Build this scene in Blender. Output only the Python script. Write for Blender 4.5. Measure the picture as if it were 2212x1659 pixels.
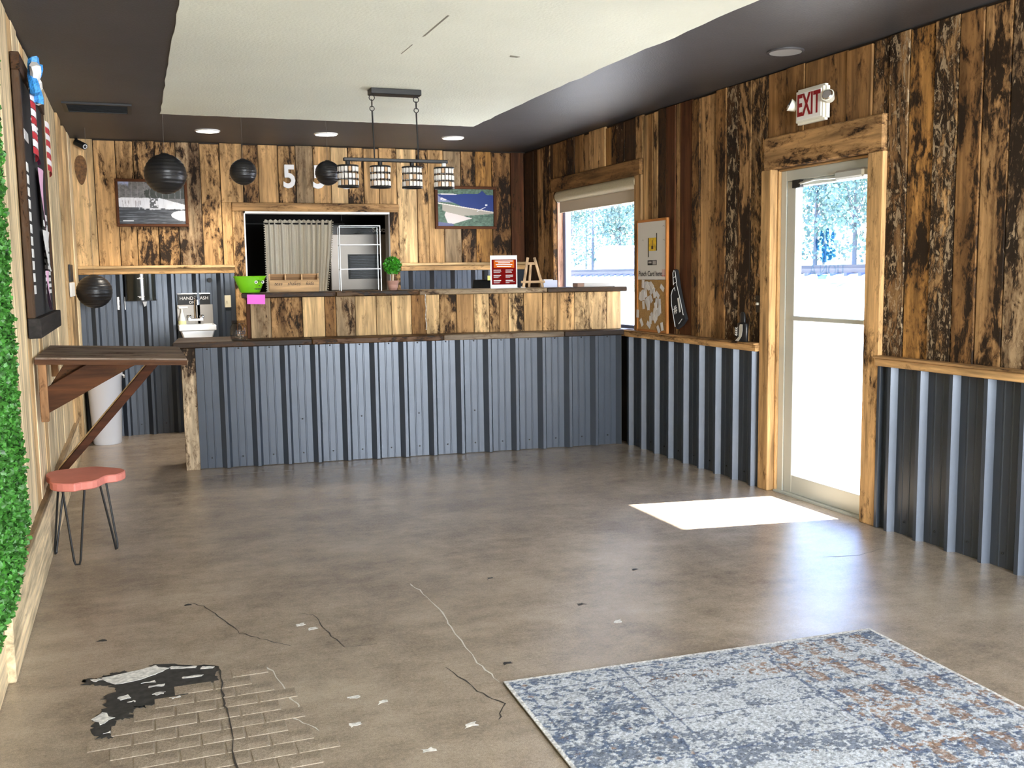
import bpy, bmesh, math, random
import numpy as np
from mathutils import Vector, Matrix

for o in list(bpy.data.objects):
    bpy.data.objects.remove(o, do_unlink=True)
scene = bpy.context.scene
COL = scene.collection
random.seed(7)

# ------------------------------------------------------------------ camera
YAW, PITCH, ROLL, FPX = 0.3593, 0.1104, -0.0142, 2159.6
cy, sy, cp, sp = math.cos(YAW), math.sin(YAW), math.cos(PITCH), math.sin(PITCH)
fwd = Vector((sy * cp, cy * cp, -sp))
right = Vector((cy, -sy, 0))
up = right.cross(fwd)
r2 = right * math.cos(ROLL) + up * math.sin(ROLL)
u2 = -right * math.sin(ROLL) + up * math.cos(ROLL)
camd = bpy.data.cameras.new('camera')
camd.sensor_width = 36
camd.lens = FPX / 2212 * 36
camd.clip_start = 0.05
camd.clip_end = 500
cam = bpy.data.objects.new('camera', camd)
COL.objects.link(cam)
M = Matrix((r2, u2, -fwd)).transposed().to_4x4()
M.translation = Vector((0, 0, 1.5))
cam.matrix_world = M
scene.camera = cam

# ------------------------------------------------------------------ light, sky, exposure
scene.view_settings.view_transform = 'Standard'
scene.view_settings.look = 'None'
scene.view_settings.gamma = 1
scene.view_settings.use_curve_mapping = False
scene.view_settings.exposure = 1.12

world = bpy.data.worlds.new('sky')
scene.world = world
world.use_nodes = True
wn = world.node_tree
wn.nodes.clear()
w_out = wn.nodes.new('ShaderNodeOutputWorld')
w_bg = wn.nodes.new('ShaderNodeBackground')
w_tc = wn.nodes.new('ShaderNodeTexCoord')
w_sep = wn.nodes.new('ShaderNodeSeparateXYZ')
w_ramp = wn.nodes.new('ShaderNodeValToRGB')
w_ramp.color_ramp.elements[0].position = 0.0
w_ramp.color_ramp.elements[0].color = (0.86, 0.95, 1.0, 1)
w_ramp.color_ramp.elements[1].position = 0.42
w_ramp.color_ramp.elements[1].color = (0.22, 0.44, 1.0, 1)
wn.links.new(w_tc.outputs['Generated'], w_sep.inputs[0])
wn.links.new(w_sep.outputs['Z'], w_ramp.inputs[0])
wn.links.new(w_ramp.outputs[0], w_bg.inputs['Color'])
wn.links.new(w_bg.outputs[0], w_out.inputs[0])
w_bg.inputs['Strength'].default_value = 4.5

sund = bpy.data.lights.new('sun', 'SUN')
sund.energy = 32
sund.angle = 0.009
sund.color = (1.0, 0.95, 0.86)
sun = bpy.data.objects.new('sun', sund)
COL.objects.link(sun)
sun.rotation_euler = Vector((-1, 0.16, -0.94)).to_track_quat('-Z', 'Y').to_euler()
sun.location = (12, 3, 12)


def area(name, loc, direction, sx, sy_, power, color):
    d = bpy.data.lights.new(name, 'AREA')
    d.shape = 'RECTANGLE'
    d.size, d.size_y = sx, sy_
    d.energy = power
    d.color = color
    o = bpy.data.objects.new(name, d)
    COL.objects.link(o)
    o.location = loc
    o.rotation_euler = Vector(direction).to_track_quat('-Z', 'Y').to_euler()
    return o


# added fill lamp at an assumed, unseen window behind the camera, coloured like daylight
area('assumed_window_fill', (2.4, -2.52, 1.5), (-.06, 1, -0.03), 2.6, 1.9, 315, (0.92, 0.96, 1.0))


# ------------------------------------------------------------------ helpers
class MB:
    """collects shapes into one mesh object"""

    def __init__(self):
        self.v, self.f = [], []

    def add(self, vs, fs):
        b = len(self.v)
        self.v += [tuple(p) for p in vs]
        self.f += [tuple(b + i for i in q) for q in fs]
        return self

    def box(self, x0, x1, y0, y1, z0, z1):
        vs = [(x, y, z) for z in (z0, z1) for y in (y0, y1) for x in (x0, x1)]
        return self.add(vs, [(0, 2, 3, 1), (4, 5, 7, 6), (0, 1, 5, 4), (2, 6, 7, 3), (0, 4, 6, 2), (1, 3, 7, 5)])

    def prism(self, poly, o, X, Y, d):
        """polygon (list of 2-D points) in the frame o, X, Y, pushed out by d along X x Y"""
        o, X, Y = Vector(o), Vector(X), Vector(Y)
        n = X.cross(Y).normalized()
        a = [o + X * p[0] + Y * p[1] for p in poly]
        b = [p + n * d for p in a]
        k = len(poly)
        fs = [tuple(range(k))[::-1], tuple(range(k, 2 * k))]
        fs += [(i, (i + 1) % k, k + (i + 1) % k, k + i) for i in range(k)]
        return self.add(a + b, fs)

    def tube(self, pts, r, n=8, closed=False, cap=True):
        pts = [Vector(p) for p in pts]
        k = len(pts)
        vs, fs = [], []
        prev = None
        for i, p in enumerate(pts):
            if closed:
                t = pts[(i + 1) % k] - pts[i - 1]
            else:
                t = pts[min(i + 1, k - 1)] - pts[max(i - 1, 0)]
            t.normalize()
            a = Vector((0, 0, 1)) if abs(t.z) < 0.9 else Vector((1, 0, 0))
            if prev is not None and abs(prev.dot(t)) < 0.95:
                a = prev
            s = t.cross(a).normalized()
            c = s.cross(t).normalized()
            prev = c
            rr = r[i] if isinstance(r, (list, tuple)) else r
            vs += [p + (s * math.cos(2 * math.pi * j / n) + c * math.sin(2 * math.pi * j / n)) * rr for j in range(n)]
        m = k if closed else k - 1
        for i in range(m):
            for j in range(n):
                a_, b_ = i * n + j, i * n + (j + 1) % n
                c_, d_ = ((i + 1) % k) * n + (j + 1) % n, ((i + 1) % k) * n + j
                fs.append((a_, b_, c_, d_))
        if cap and not closed:
            fs.append(tuple(range(n))[::-1])
            fs.append(tuple(range((k - 1) * n, k * n)))
        return self.add(vs, fs)

    def lathe(self, prof, c=(0, 0, 0), n=24, sx=1.0, sy=1.0, axis='z'):
        """profile of (radius, height) turned about the vertical through c"""
        vs, fs = [], []
        for (r, h) in prof:
            for j in range(n):
                a = 2 * math.pi * j / n
                p = (r * sx * math.cos(a), r * sy * math.sin(a), h)
                if axis == 'x':
                    p = (p[2], p[0], p[1])
                elif axis == 'y':
                    p = (p[1], p[2], p[0])
                vs.append((c[0] + p[0], c[1] + p[1], c[2] + p[2]))
        k = len(prof)
        for i in range(k - 1):
            for j in range(n):
                fs.append((i * n + j, i * n + (j + 1) % n, (i + 1) * n + (j + 1) % n, (i + 1) * n + j))
        fs.append(tuple(range(n))[::-1])
        fs.append(tuple(range((k - 1) * n, k * n)))
        return self.add(vs, fs)

    def build(self, name, mat, parent=None, smooth=False, bevel=0, origin=None, color=None, seg=1):
        me = bpy.data.meshes.new(name)
        og = Vector(origin) if origin is not None else Vector((0, 0, 0))
        me.from_pydata([tuple(Vector(p) - og) for p in self.v], [], self.f)
        bm = bmesh.new()
        bm.from_mesh(me)
        bmesh.ops.recalc_face_normals(bm, faces=bm.faces)
        if bevel:
            es = [e for e in bm.edges if len(e.link_faces) == 2 and e.calc_face_angle(0) > 0.6]
            bmesh.ops.bevel(bm, geom=es, offset=bevel, segments=seg, affect='EDGES', clamp_overlap=True)
        bm.to_mesh(me)
        bm.free()
        if smooth:
            for p in me.polygons:
                p.use_smooth = True
            try:
                me.set_sharp_from_angle(angle=math.radians(40))
            except Exception:
                pass
        me.materials.append(mat)
        o = bpy.data.objects.new(name, me)
        o.location = og
        COL.objects.link(o)
        if parent is not None:
            o.parent = parent
        if color is not None:
            o.color = color
        return o


def share(mesh, name, parent, loc, rot=(0, 0, 0), scale=(1, 1, 1), color=None):
    o = bpy.data.objects.new(name, mesh)
    o.location, o.rotation_euler, o.scale = loc, rot, scale
    COL.objects.link(o)
    o.parent = parent
    if color is not None:
        o.color = color
    return o


def tag(o, label=None, cat=None, group=None, kind=None):
    if label:
        o['label'] = label
    if cat:
        o['category'] = cat
    if group:
        o['group'] = group
    if kind:
        o['kind'] = kind
    return o


def thing(name, label, cat, loc=(0, 0, 0), rz=0, group=None):
    o = bpy.data.objects.new(name, None)
    o.empty_display_size = 0.1
    o.location = loc
    o.rotation_euler = (0, 0, rz)
    COL.objects.link(o)
    return tag(o, label, cat, group)


def struct(o):
    o['kind'] = 'structure'
    return o


def text(name, body, size, mat, parent, o, X, Y, depth=0.002, align='CENTER', bold=0.0, xs=1.0, shear=0.0):
    cu = bpy.data.curves.new(name, 'FONT')
    cu.body = body
    cu.size = size
    cu.extrude = depth
    cu.offset = bold
    cu.shear = shear
    cu.align_x = align
    cu.align_y = 'CENTER'
    cu.resolution_u = 3
    t = bpy.data.objects.new(name + '_c', cu)
    COL.objects.link(t)
    dg = bpy.context.evaluated_depsgraph_get()
    me = bpy.data.meshes.new_from_object(t.evaluated_get(dg))
    bpy.data.objects.remove(t, do_unlink=True)
    X, Y = Vector(X), Vector(Y)
    n = X.cross(Y)
    o = Vector(o)
    base = Vector(parent.location) if parent is not None else Vector((0, 0, 0))
    if parent is not None and parent.rotation_euler.z:
        base = Vector((0, 0, 0))
    for v in me.vertices:
        v.co = o - base + X * (v.co.x * xs) + Y * v.co.y + n * v.co.z
    me.materials.clear()
    me.materials.append(mat)
    ob = bpy.data.objects.new(name, me)
    COL.objects.link(ob)
    if parent is not None:
        ob.parent = parent
    return ob


RX = dict(X=(0, -1, 0), Y=(0, 0, 1))     # frame on the right wall
BX = dict(X=(1, 0, 0), Y=(0, 0, 1))      # frame on the back wall / bar
LX = dict(X=(0, 1, 0), Y=(0, 0, 1))      # frame on the left wall


# ------------------------------------------------------------------ materials
def node(nt, kind, **kw):
    n = nt.nodes.new(kind)
    for k, v in kw.items():
        setattr(n, k, v)
    return n


def plain(name, col, rough=0.5, metal=0.0, spec=0.5, trans=0.0, emit=None, estr=0, noise=0.0, nscale=30, bump=0.0, bscale=80, coat=0.0):
    m = bpy.data.materials.new(name)
    m.use_nodes = True
    nt = m.node_tree
    b = nt.nodes['Principled BSDF']
    b.inputs['Base Color'].default_value = (*col, 1)
    b.inputs['Roughness'].default_value = rough
    b.inputs['Metallic'].default_value = metal
    b.inputs['Specular IOR Level'].default_value = spec
    b.inputs['Transmission Weight'].default_value = trans
    b.inputs['Coat Weight'].default_value = coat
    if emit:
        b.inputs['Emission Color'].default_value = (*emit, 1)
        b.inputs['Emission Strength'].default_value = estr
    if noise or bump:
        tc = node(nt, 'ShaderNodeTexCoord')
    if noise:
        n = node(nt, 'ShaderNodeTexNoise')
        n.inputs['Scale'].default_value = nscale
        n.inputs['Detail'].default_value = 6
        nt.links.new(tc.outputs['Object'], n.inputs['Vector'])
        r = node(nt, 'ShaderNodeMapRange')
        r.inputs['From Min'].default_value = 0.3
        r.inputs['From Max'].default_value = 0.7
        r.inputs['To Min'].default_value = 1 - noise
        r.inputs['To Max'].default_value = 1 + noise
        nt.links.new(n.outputs['Fac'], r.inputs['Value'])
        mx = node(nt, 'ShaderNodeVectorMath', operation='SCALE')
        mx.inputs[0].default_value = col
        nt.links.new(r.outputs[0], mx.inputs['Scale'])
        nt.links.new(mx.outputs[0], b.inputs['Base Color'])
    if bump:
        n2 = node(nt, 'ShaderNodeTexNoise')
        n2.inputs['Scale'].default_value = bscale
        n2.inputs['Detail'].default_value = 4
        nt.links.new(tc.outputs['Object'], n2.inputs['Vector'])
        bp = node(nt, 'ShaderNodeBump')
        bp.inputs['Strength'].default_value = bump
        bp.inputs['Distance'].default_value = 0.01
        nt.links.new(n2.outputs['Fac'], bp.inputs['Height'])
        nt.links.new(bp.outputs[0], b.inputs['Normal'])
    return m


def wood(name, axis, rough=0.75, spec=0.25):
    """barn board: the object colour gives the tint, its alpha the share of dark bark and stain"""
    m = bpy.data.materials.new(name)
    m.use_nodes = True
    nt = m.node_tree
    L = nt.links.new
    b = nt.nodes['Principled BSDF']
    b.inputs['Roughness'].default_value = rough
    b.inputs['Specular IOR Level'].default_value = spec
    tc = node(nt, 'ShaderNodeTexCoord')
    oi = node(nt, 'ShaderNodeObjectInfo')
    w = node(nt, 'ShaderNodeMath', operation='MULTIPLY')
    w.inputs[1].default_value = 57.0
    L(oi.outputs['Random'], w.inputs[0])

    def nz(stretch, scale, detail, rough_, dist=0.0):
        mp = node(nt, 'ShaderNodeMapping')
        s = [1.0, 1.0, 1.0]
        s['xyz'.index(axis)] = stretch
        mp.inputs['Scale'].default_value = s
        L(tc.outputs['Object'], mp.inputs['Vector'])
        n = node(nt, 'ShaderNodeTexNoise', noise_dimensions='4D')
        n.inputs['Scale'].default_value = scale
        n.inputs['Detail'].default_value = detail
        n.inputs['Roughness'].default_value = rough_
        n.inputs['Distortion'].default_value = dist
        L(mp.outputs[0], n.inputs['Vector'])
        L(w.outputs[0], n.inputs['W'])
        return n.outputs['Fac']

    grain = nz(0.05, 46, 5, 0.6)
    streak = nz(0.10, 15, 6, 0.62, 0.6)
    patch = nz(0.28, 7.0, 8, 0.68, 0.9)
    fleck = nz(0.45, 26, 7, 0.72, 1.0)

    def rng(src, a, b_, c, d):
        r = node(nt, 'ShaderNodeMapRange')
        r.inputs['From Min'].default_value = a
        r.inputs['From Max'].default_value = b_
        r.inputs['To Min'].default_value = c
        r.inputs['To Max'].default_value = d
        L(src, r.inputs['Value'])
        return r.outputs[0]

    def mth(op, a, b_):
        n = node(nt, 'ShaderNodeMath', operation=op)
        for i, s in enumerate((a, b_)):
            if isinstance(s, (int, float)):
                n.inputs[i].default_value = s
            else:
                L(s, n.inputs[i])
        return n.outputs[0]

    g = mth('MULTIPLY', rng(grain, 0.32, 0.68, 0.74, 1.20), rng(streak, 0.34, 0.66, 0.42, 1.30))
    sc = node(nt, 'ShaderNodeVectorMath', operation='SCALE')
    L(oi.outputs['Color'], sc.inputs[0])
    L(g, sc.inputs['Scale'])
    # warm brown stain, then near-black bark, both with their own ragged outlines
    bark = oi.outputs['Alpha']
    both = mth('ADD', mth('MULTIPLY', patch, 0.62), mth('MULTIPLY', fleck, 0.38))
    th1 = mth('SUBTRACT', 0.62, mth('MULTIPLY', bark, 0.19))
    stain = rng(mth('SUBTRACT', both, th1), -0.03, 0.05, 0.0, 0.80)
    th2 = mth('SUBTRACT', 0.66, mth('MULTIPLY', bark, 0.19))
    dark = rng(mth('SUBTRACT', both, th2), -0.01, 0.03, 0.0, 0.93)
    m1 = node(nt, 'ShaderNodeMix', data_type='RGBA')
    L(stain, m1.inputs[0])
    L(sc.outputs[0], m1.inputs[6])
    m1.inputs[7].default_value = (0.085, 0.036, 0.010, 1)
    m2 = node(nt, 'ShaderNodeMix', data_type='RGBA')
    L(dark, m2.inputs[0])
    L(m1.outputs[2], m2.inputs[6])
    m2.inputs[7].default_value = (0.012, 0.007, 0.004, 1)
    pale = rng(mth('SUBTRACT', mth('MULTIPLY', fleck, bark), 0.53), 0.0, 0.04, 0.0, 0.55)
    m3 = node(nt, 'ShaderNodeMix', data_type='RGBA')
    L(pale, m3.inputs[0])
    L(m2.outputs[2], m3.inputs[6])
    m3.inputs[7].default_value = (0.62, 0.45, 0.27, 1)
    L(m3.outputs[2], b.inputs['Base Color'])
    bp = node(nt, 'ShaderNodeBump')
    bp.inputs['Strength'].default_value = 0.35
    bp.inputs['Distance'].default_value = 0.006
    L(mth('SUBTRACT', mth('ADD', grain, streak), mth('MULTIPLY', dark, 0.8)), bp.inputs['Height'])
    L(bp.outputs[0], b.inputs['Normal'])
    return m


W_X, W_Y, W_Z = wood('barn_wood_x', 'x'), wood('barn_wood_y', 'y'), wood('barn_wood_z', 'z')
W_XG = wood('varnished_wood_x', 'x', 0.5, 0.25)


def concrete(name='concrete_floor'):
    m = bpy.data.materials.new(name)
    m.use_nodes = True
    nt = m.node_tree
    L = nt.links.new
    b = nt.nodes['Principled BSDF']
    tc = node(nt, 'ShaderNodeTexCoord')

    def nz(scale, detail, rough, vec=None):
        n = node(nt, 'ShaderNodeTexNoise')
        n.inputs['Scale'].default_value = scale
        n.inputs['Detail'].default_value = detail
        n.inputs['Roughness'].default_value = rough
        L(vec if vec else tc.outputs['Object'], n.inputs['Vector'])
        return n.outputs['Fac']

    big = nz(1.6, 9, 0.68)
    mid = nz(11, 12, 0.82)
    fine = nz(85, 5, 0.75)
    mp = node(nt, 'ShaderNodeMapping')
    mp.inputs['Scale'].default_value = (0.7, 1.6, 1)
    mp.inputs['Rotation'].default_value = (0, 0, 0.2)
    L(tc.outputs['Object'], mp.inputs[0])
    trowel = nz(3.2, 7, 0.7, mp.outputs[0])
    rp = node(nt, 'ShaderNodeValToRGB')
    e = rp.color_ramp.elements
    e[0].position, e[0].color = 0.37, (0.125, 0.098, 0.074, 1)
    e[1].position, e[1].color = 0.63, (0.47, 0.395, 0.315, 1)
    e.new(0.50).color = (0.315, 0.255, 0.195, 1)

    def mth(op, a, b_):
        n = node(nt, 'ShaderNodeMath', operation=op)
        for i, s in enumerate((a, b_)):
            if isinstance(s, (int, float)):
                n.inputs[i].default_value = s
            else:
                L(s, n.inputs[i])
        return n.outputs[0]

    h = mth('ADD', mth('ADD', mth('MULTIPLY', big, 0.34), mth('MULTIPLY', mid, 0.22)),
            mth('ADD', mth('MULTIPLY', fine, 0.24), mth('MULTIPLY', trowel, 0.20)))
    L(h, rp.inputs[0])
    spk = nz(330, 3, 0.8)
    rs = node(nt, 'ShaderNodeMapRange')
    rs.inputs['From Min'].default_value = 0.32
    rs.inputs['From Max'].default_value = 0.68
    rs.inputs['To Min'].default_value = 0.62
    rs.inputs['To Max'].default_value = 1.34
    L(spk, rs.inputs[0])
    sc = node(nt, 'ShaderNodeVectorMath', operation='SCALE')
    L(rp.outputs[0], sc.inputs[0])
    L(rs.outputs[0], sc.inputs['Scale'])
    L(sc.outputs[0], b.inputs['Base Color'])
    rr = node(nt, 'ShaderNodeMapRange')
    rr.inputs['To Min'].default_value = 0.13
    rr.inputs['To Max'].default_value = 0.34
    L(mid, rr.inputs[0])
    L(rr.outputs[0], b.inputs['Roughness'])
    b.inputs['Specular IOR Level'].default_value = 0.55
    bp = node(nt, 'ShaderNodeBump')
    bp.inputs['Strength'].default_value = 0.17
    bp.inputs['Distance'].default_value = 0.008
    L(mth('ADD', mth('MULTIPLY', fine, 0.5), mth('ADD', mid, trowel)), bp.inputs['Height'])
    L(bp.outputs[0], b.inputs['Normal'])
    return m


CONCRETE = concrete()
METAL = plain('slate_painted_steel', (0.056, 0.068, 0.088), 0.32, 0.25, 0.5, noise=0.06, nscale=6)
WHITE = plain('white_paint', (0.80, 0.79, 0.76), 0.5)
PAPER = plain('white_paper', (0.82, 0.81, 0.80), 0.7)
BLACK = plain('black_metal', (0.007, 0.007, 0.007), 0.5)
BLACKP = plain('black_paper', (0.014, 0.014, 0.015), 0.38, bump=0.1, bscale=60)
BLACKG = plain('black_gloss_plastic', (0.012, 0.013, 0.012), 0.18)
INK = plain('black_ink', (0.008, 0.008, 0.01), 0.6)
CHROME = plain('chrome', (0.75, 0.75, 0.76), 0.12, 1.0)
STEEL = plain('brushed_steel', (0.42, 0.40, 0.37), 0.34, 1.0, noise=0.08, nscale=40)
ALU = plain('pale_aluminium', (0.52, 0.54, 0.50), 0.35, 0.25)
CEIL_D = plain('charcoal_ceiling_paint', (0.055, 0.053, 0.056), 0.5, noise=0.12, nscale=3, bump=0.25, bscale=90)
CEIL_W = plain('cream_ceiling_paint', (0.80, 0.83, 0.72), 0.75, noise=0.03, nscale=2, bump=0.35, bscale=55)
WALL_K = plain('black_kitchen_wall', (0.010, 0.010, 0.011), 0.7)
PLASTER = plain('backing_board', (0.030, 0.018, 0.010), 0.8)
GREEN_LEAF = plain('boxwood_leaf', (0.042, 0.165, 0.020), 0.5, noise=0.9, nscale=38)
PINK = plain('pink_painted_wood', (0.66, 0.215, 0.165), 0.55, noise=0.08, nscale=12)
RED = plain('red_print', (0.26, 0.004, 0.008), 0.5)
MAGENTA = plain('magenta_paper', (0.90, 0.16, 0.72), 0.6)
BLUE_R = plain('blue_ribbon', (0.05, 0.30, 0.72), 0.5, noise=0.5, nscale=120)


def glass(name, tint=(1, 1, 1), gloss=0.08, refl=1.0):
    m = bpy.data.materials.new(name)
    m.use_nodes = True
    nt = m.node_tree
    nt.nodes.clear()
    out = node(nt, 'ShaderNodeOutputMaterial')
    tr = node(nt, 'ShaderNodeBsdfTransparent')
    tr.inputs[0].default_value = (*tint, 1)
    gl = node(nt, 'ShaderNodeBsdfGlossy')
    gl.inputs['Roughness'].default_value = 0.06
    gl.inputs['Color'].default_value = (refl, refl, refl, 1)
    mx = node(nt, 'ShaderNodeMixShader')
    fr = node(nt, 'ShaderNodeLayerWeight')
    fr.inputs[0].default_value = 0.15
    ml = node(nt, 'ShaderNodeMath', operation='MULTIPLY_ADD')
    ml.inputs[1].default_value = 0.22
    ml.inputs[2].default_value = gloss * 0.12
    nt.links.new(fr.outputs['Facing'], ml.inputs[0])
    nt.links.new(ml.outputs[0], mx.inputs[0])
    nt.links.new(tr.outputs[0], mx.inputs[1])
    nt.links.new(gl.outputs[0], mx.inputs[2])
    nt.links.new(mx.outputs[0], out.inputs[0])
    return m


GLASS = glass('window_glass')
ACRYLIC = glass('clear_acrylic', (0.93, 0.94, 0.94), 0.05, 0.12)
ACR_EDGE = plain('acrylic_edge', (0.86, 0.88, 0.90), 0.15, trans=0.3)
JAR = glass('jar_glass', (0.82, 0.80, 0.78), 0.3, 0.6)


def attr_mat(name, rough=0.6, bump=0.0, bscale=500):
    m = bpy.data.materials.new(name)
    m.use_nodes = True
    nt = m.node_tree
    b = nt.nodes['Principled BSDF']
    b.inputs['Roughness'].default_value = rough
    b.inputs['Specular IOR Level'].default_value = 0.2
    a = node(nt, 'ShaderNodeAttribute')
    a.attribute_name = 'Col'
    nt.links.new(a.outputs['Color'], b.inputs['Base Color'])
    if bump:
        tc = node(nt, 'ShaderNodeTexCoord')
        n = node(nt, 'ShaderNodeTexNoise')
        n.inputs['Scale'].default_value = bscale
        nt.links.new(tc.outputs['Object'], n.inputs['Vector'])
        bp = node(nt, 'ShaderNodeBump')
        bp.inputs['Strength'].default_value = bump
        bp.inputs['Distance'].default_value = 0.006
        nt.links.new(n.outputs['Fac'], bp.inputs['Height'])
        nt.links.new(bp.outputs[0], b.inputs['Normal'])
    return m


PRINT = attr_mat('printed_picture', 0.35)
PILE = attr_mat('rug_pile', 0.95, 0.6, 260)


def vnoise(x, y, seed=0, octaves=4, gain=0.55):
    """value noise on numpy arrays, 0..1"""
    tot = np.zeros_like(x, dtype=float)
    amp, norm = 1.0, 0.0
    for k in range(octaves):
        f = 2 ** k
        xi, yi = np.floor(x * f), np.floor(y * f)
        tx, ty = x * f - xi, y * f - yi
        tx, ty = tx * tx * (3 - 2 * tx), ty * ty * (3 - 2 * ty)

        def h(a, b):
            v = np.sin(a * 127.1 + b * 311.7 + (seed + k * 13) * 74.7) * 43758.5453
            return v - np.floor(v)
        v = (h(xi, yi) * (1 - tx) + h(xi + 1, yi) * tx) * (1 - ty) + (h(xi, yi + 1) * (1 - tx) + h(xi + 1, yi + 1) * tx) * ty
        tot += amp * v
        norm += amp
        amp *= gain
    return tot / norm


def painted_grid(name, mat, parent, o, X, Y, w, h, nx, ny, fn):
    """flat print: a fine grid coloured per corner by fn(u, v)"""
    u, v = np.meshgrid(np.linspace(0, 1, nx + 1), np.linspace(0, 1, ny + 1))
    cols = fn(u, v).reshape(-1, 3)
    o, X, Y = Vector(o), Vector(X), Vector(Y)
    base = Vector(parent.location) if (parent is not None and not parent.rotation_euler.z) else Vector((0, 0, 0))
    vs = [tuple(o - base + X * (a * w) + Y * (b * h)) for a, b in zip(u.ravel(), v.ravel())]
    fs = [(j * (nx + 1) + i, j * (nx + 1) + i + 1, (j + 1) * (nx + 1) + i + 1, (j + 1) * (nx + 1) + i) for j in range(ny) for i in range(nx)]
    me = bpy.data.meshes.new(name)
    me.from_pydata(vs, [], fs)
    ca = me.color_attributes.new('Col', 'FLOAT_COLOR', 'POINT')
    flat = np.ones((len(cols), 4))
    flat[:, :3] = cols
    ca.data.foreach_set('color', flat.ravel())
    me.materials.append(mat)
    ob = bpy.data.objects.new(name, me)
    COL.objects.link(ob)
    if parent is not None:
        ob.parent = parent
    return ob


# board tints (linear) : tint + share of bark
T = {
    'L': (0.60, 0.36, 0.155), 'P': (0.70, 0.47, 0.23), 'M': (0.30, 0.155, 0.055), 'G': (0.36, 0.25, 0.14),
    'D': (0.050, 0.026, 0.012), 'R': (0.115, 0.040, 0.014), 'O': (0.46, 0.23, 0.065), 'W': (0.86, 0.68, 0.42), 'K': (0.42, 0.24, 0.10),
}


def tone(code):
    """'L3' = light tint with bark share 0.3"""
    c = T[code[0]]
    b = int(code[1]) / 9 if len(code) > 1 else 0.1
    if code[0] != 'W':
        b = min(1.0, b * 0.86 + 0.14)
    k = random.uniform(0.9, 1.1)
    return (c[0] * k, c[1] * k, c[2] * k, b)


def board(name, parent, mat, x0, x1, y0, y1, z0, z1, col, bevel=0.004):
    return MB().box(x0, x1, y0, y1, z0, z1).build(name, mat, parent, bevel=bevel,
                                                origin=((x0 + x1) / 2, (y0 + y1) / 2, (z0 + z1) / 2), color=col)


ZC = 2.788
XL, XR, YB = -0.5025, 4.0, 10.18

# ------------------------------------------------------------------ the shell of the place
floor = struct(MB().box(-0.75, 4.16, -2.75, 13.3, -0.12, 0.0).build('floor', CONCRETE))
ceiling = struct(MB().box(-0.75, 4.2, -2.75, 13.3, ZC, ZC + 0.12).build('ceiling', CEIL_D))
# cream field painted inside the charcoal border, ragged at the cut line
poly = []
for i in range(60):
    poly.append((0.268 + 2.60 * i / 60 + random.uniform(-.004, .004), 8.50 + random.uniform(-0.010, 0.010)))
for i in range(70):
    t = i / 70
    poly.append((2.868 - 0.03 * math.sin(t * 9) * (0.4 + t) + random.uniform(-.012, .012), 8.5 - 10.6 * t))
for i in range(3):
    poly.append((2.84 - 2.57 * i / 3, -2.1))
for i in range(60):
    poly.append((0.268 + random.uniform(-.006, .006), -2.1 + 10.6 * i / 60))
MB().prism(poly[::-1], (0, 0, ZC - 0.006), (1, 0, 0), (0, 1, 0), 0.0058).build('painted_field', CEIL_W, ceiling)
# hairline seam that has opened in the cream field, and small nicks
MB().prism([(1.536, 4.93), (1.546, 4.93), (1.548, 5.38), (1.538, 5.40)], (0, 0, ZC - 0.0075), (1, 0, 0), (0, 1, 0), 0.0012).build('seam_crack', plain('crack_grey', (0.26, 0.25, 0.19), 0.8), ceiling)
MB().prism([(1.533, 5.6), (1.538, 5.6), (1.537, 5.85), (1.533, 5.85)], (0, 0, ZC - 0.0075), (1, 0, 0), (0, 1, 0), 0.0012).build('seam_crack', bpy.data.materials['crack_grey'], ceiling)
MB().prism([(2.16, 5.70), (2.23, 5.72), (2.22, 5.75), (2.17, 5.74)], (0, 0, ZC - 0.0075), (1, 0, 0), (0, 1, 0), 0.0012).build('seam_crack', bpy.data.materials['crack_grey'], ceiling)

wall_left = struct(MB().box(-0.72, XL - 0.022, -2.7, 13.2, 0, ZC).build('wall_left', PLASTER))
DY0, DY1, DZ = 4.735, 5.665, 2.155     # door opening
WY0, WY1, WZ0, WZ1 = 7.62, 9.36, 1.0, 2.30   # window opening
m = MB()
x0, x1 = XR + 0.024, XR + 0.15
m.box(x0, x1, -2.7, DY0, 0, ZC).box(x0, x1, DY0, DY1, DZ, ZC).box(x0, x1, DY1, WY0, 0, ZC)
m.box(x0, x1, WY0, WY1, 0, WZ0).box(x0, x1, WY0, WY1, WZ1, ZC).box(x0, x1, WY1, 13.2, 0, ZC)
wall_right = struct(m.build('wall_right', PLASTER))
OX0, OX1, OZ = 1.045, 2.50, 2.13
m = MB().box(XL - 0.02, OX0, YB + 0.024, YB + 0.13, 0, ZC).box(OX1, XR + 0.02, YB + 0.024, YB + 0.13, 0, ZC).box(OX0, OX1, YB + 0.024, YB + 0.13, OZ, ZC)
wall_back = struct(m.build('wall_back', PLASTER))
m = MB().box(-0.72, 0.25, -2.72, -2.6, 0, ZC).box(3.75, 4.15, -2.72, -2.6, 0, ZC).box(0.25, 3.75, -2.72, -2.6, 0, 0.5).box(0.25, 3.75, -2.72, -2.6, 2.45, ZC)  # unseen front wall; its window opening is assumed
wall_front = struct(m.build('wall_front', WHITE))
w3 = struct(MB().box(0.25, 0.31, -2.70, -2.62, 0.5, 2.45).box(3.69, 3.75, -2.70, -2.62, 0.5, 2.45).box(1.97, 2.03, -2.70, -2.62, 0.5, 2.45).box(0.31, 3.69, -2.70, -2.62, 0.5, 0.56).box(0.31, 3.69, -2.70, -2.62, 2.39, 2.45).build('assumed_window_2', ALU))  # assumed window, out of view, added as the opening for the fill lamp
MB().box(0.31, 1.97, -2.67, -2.662, 0.56, 2.39).build('pane', GLASS, w3)
MB().box(2.03, 3.69, -2.67, -2.662, 0.56, 2.39).build('pane', GLASS, w3)
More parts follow.
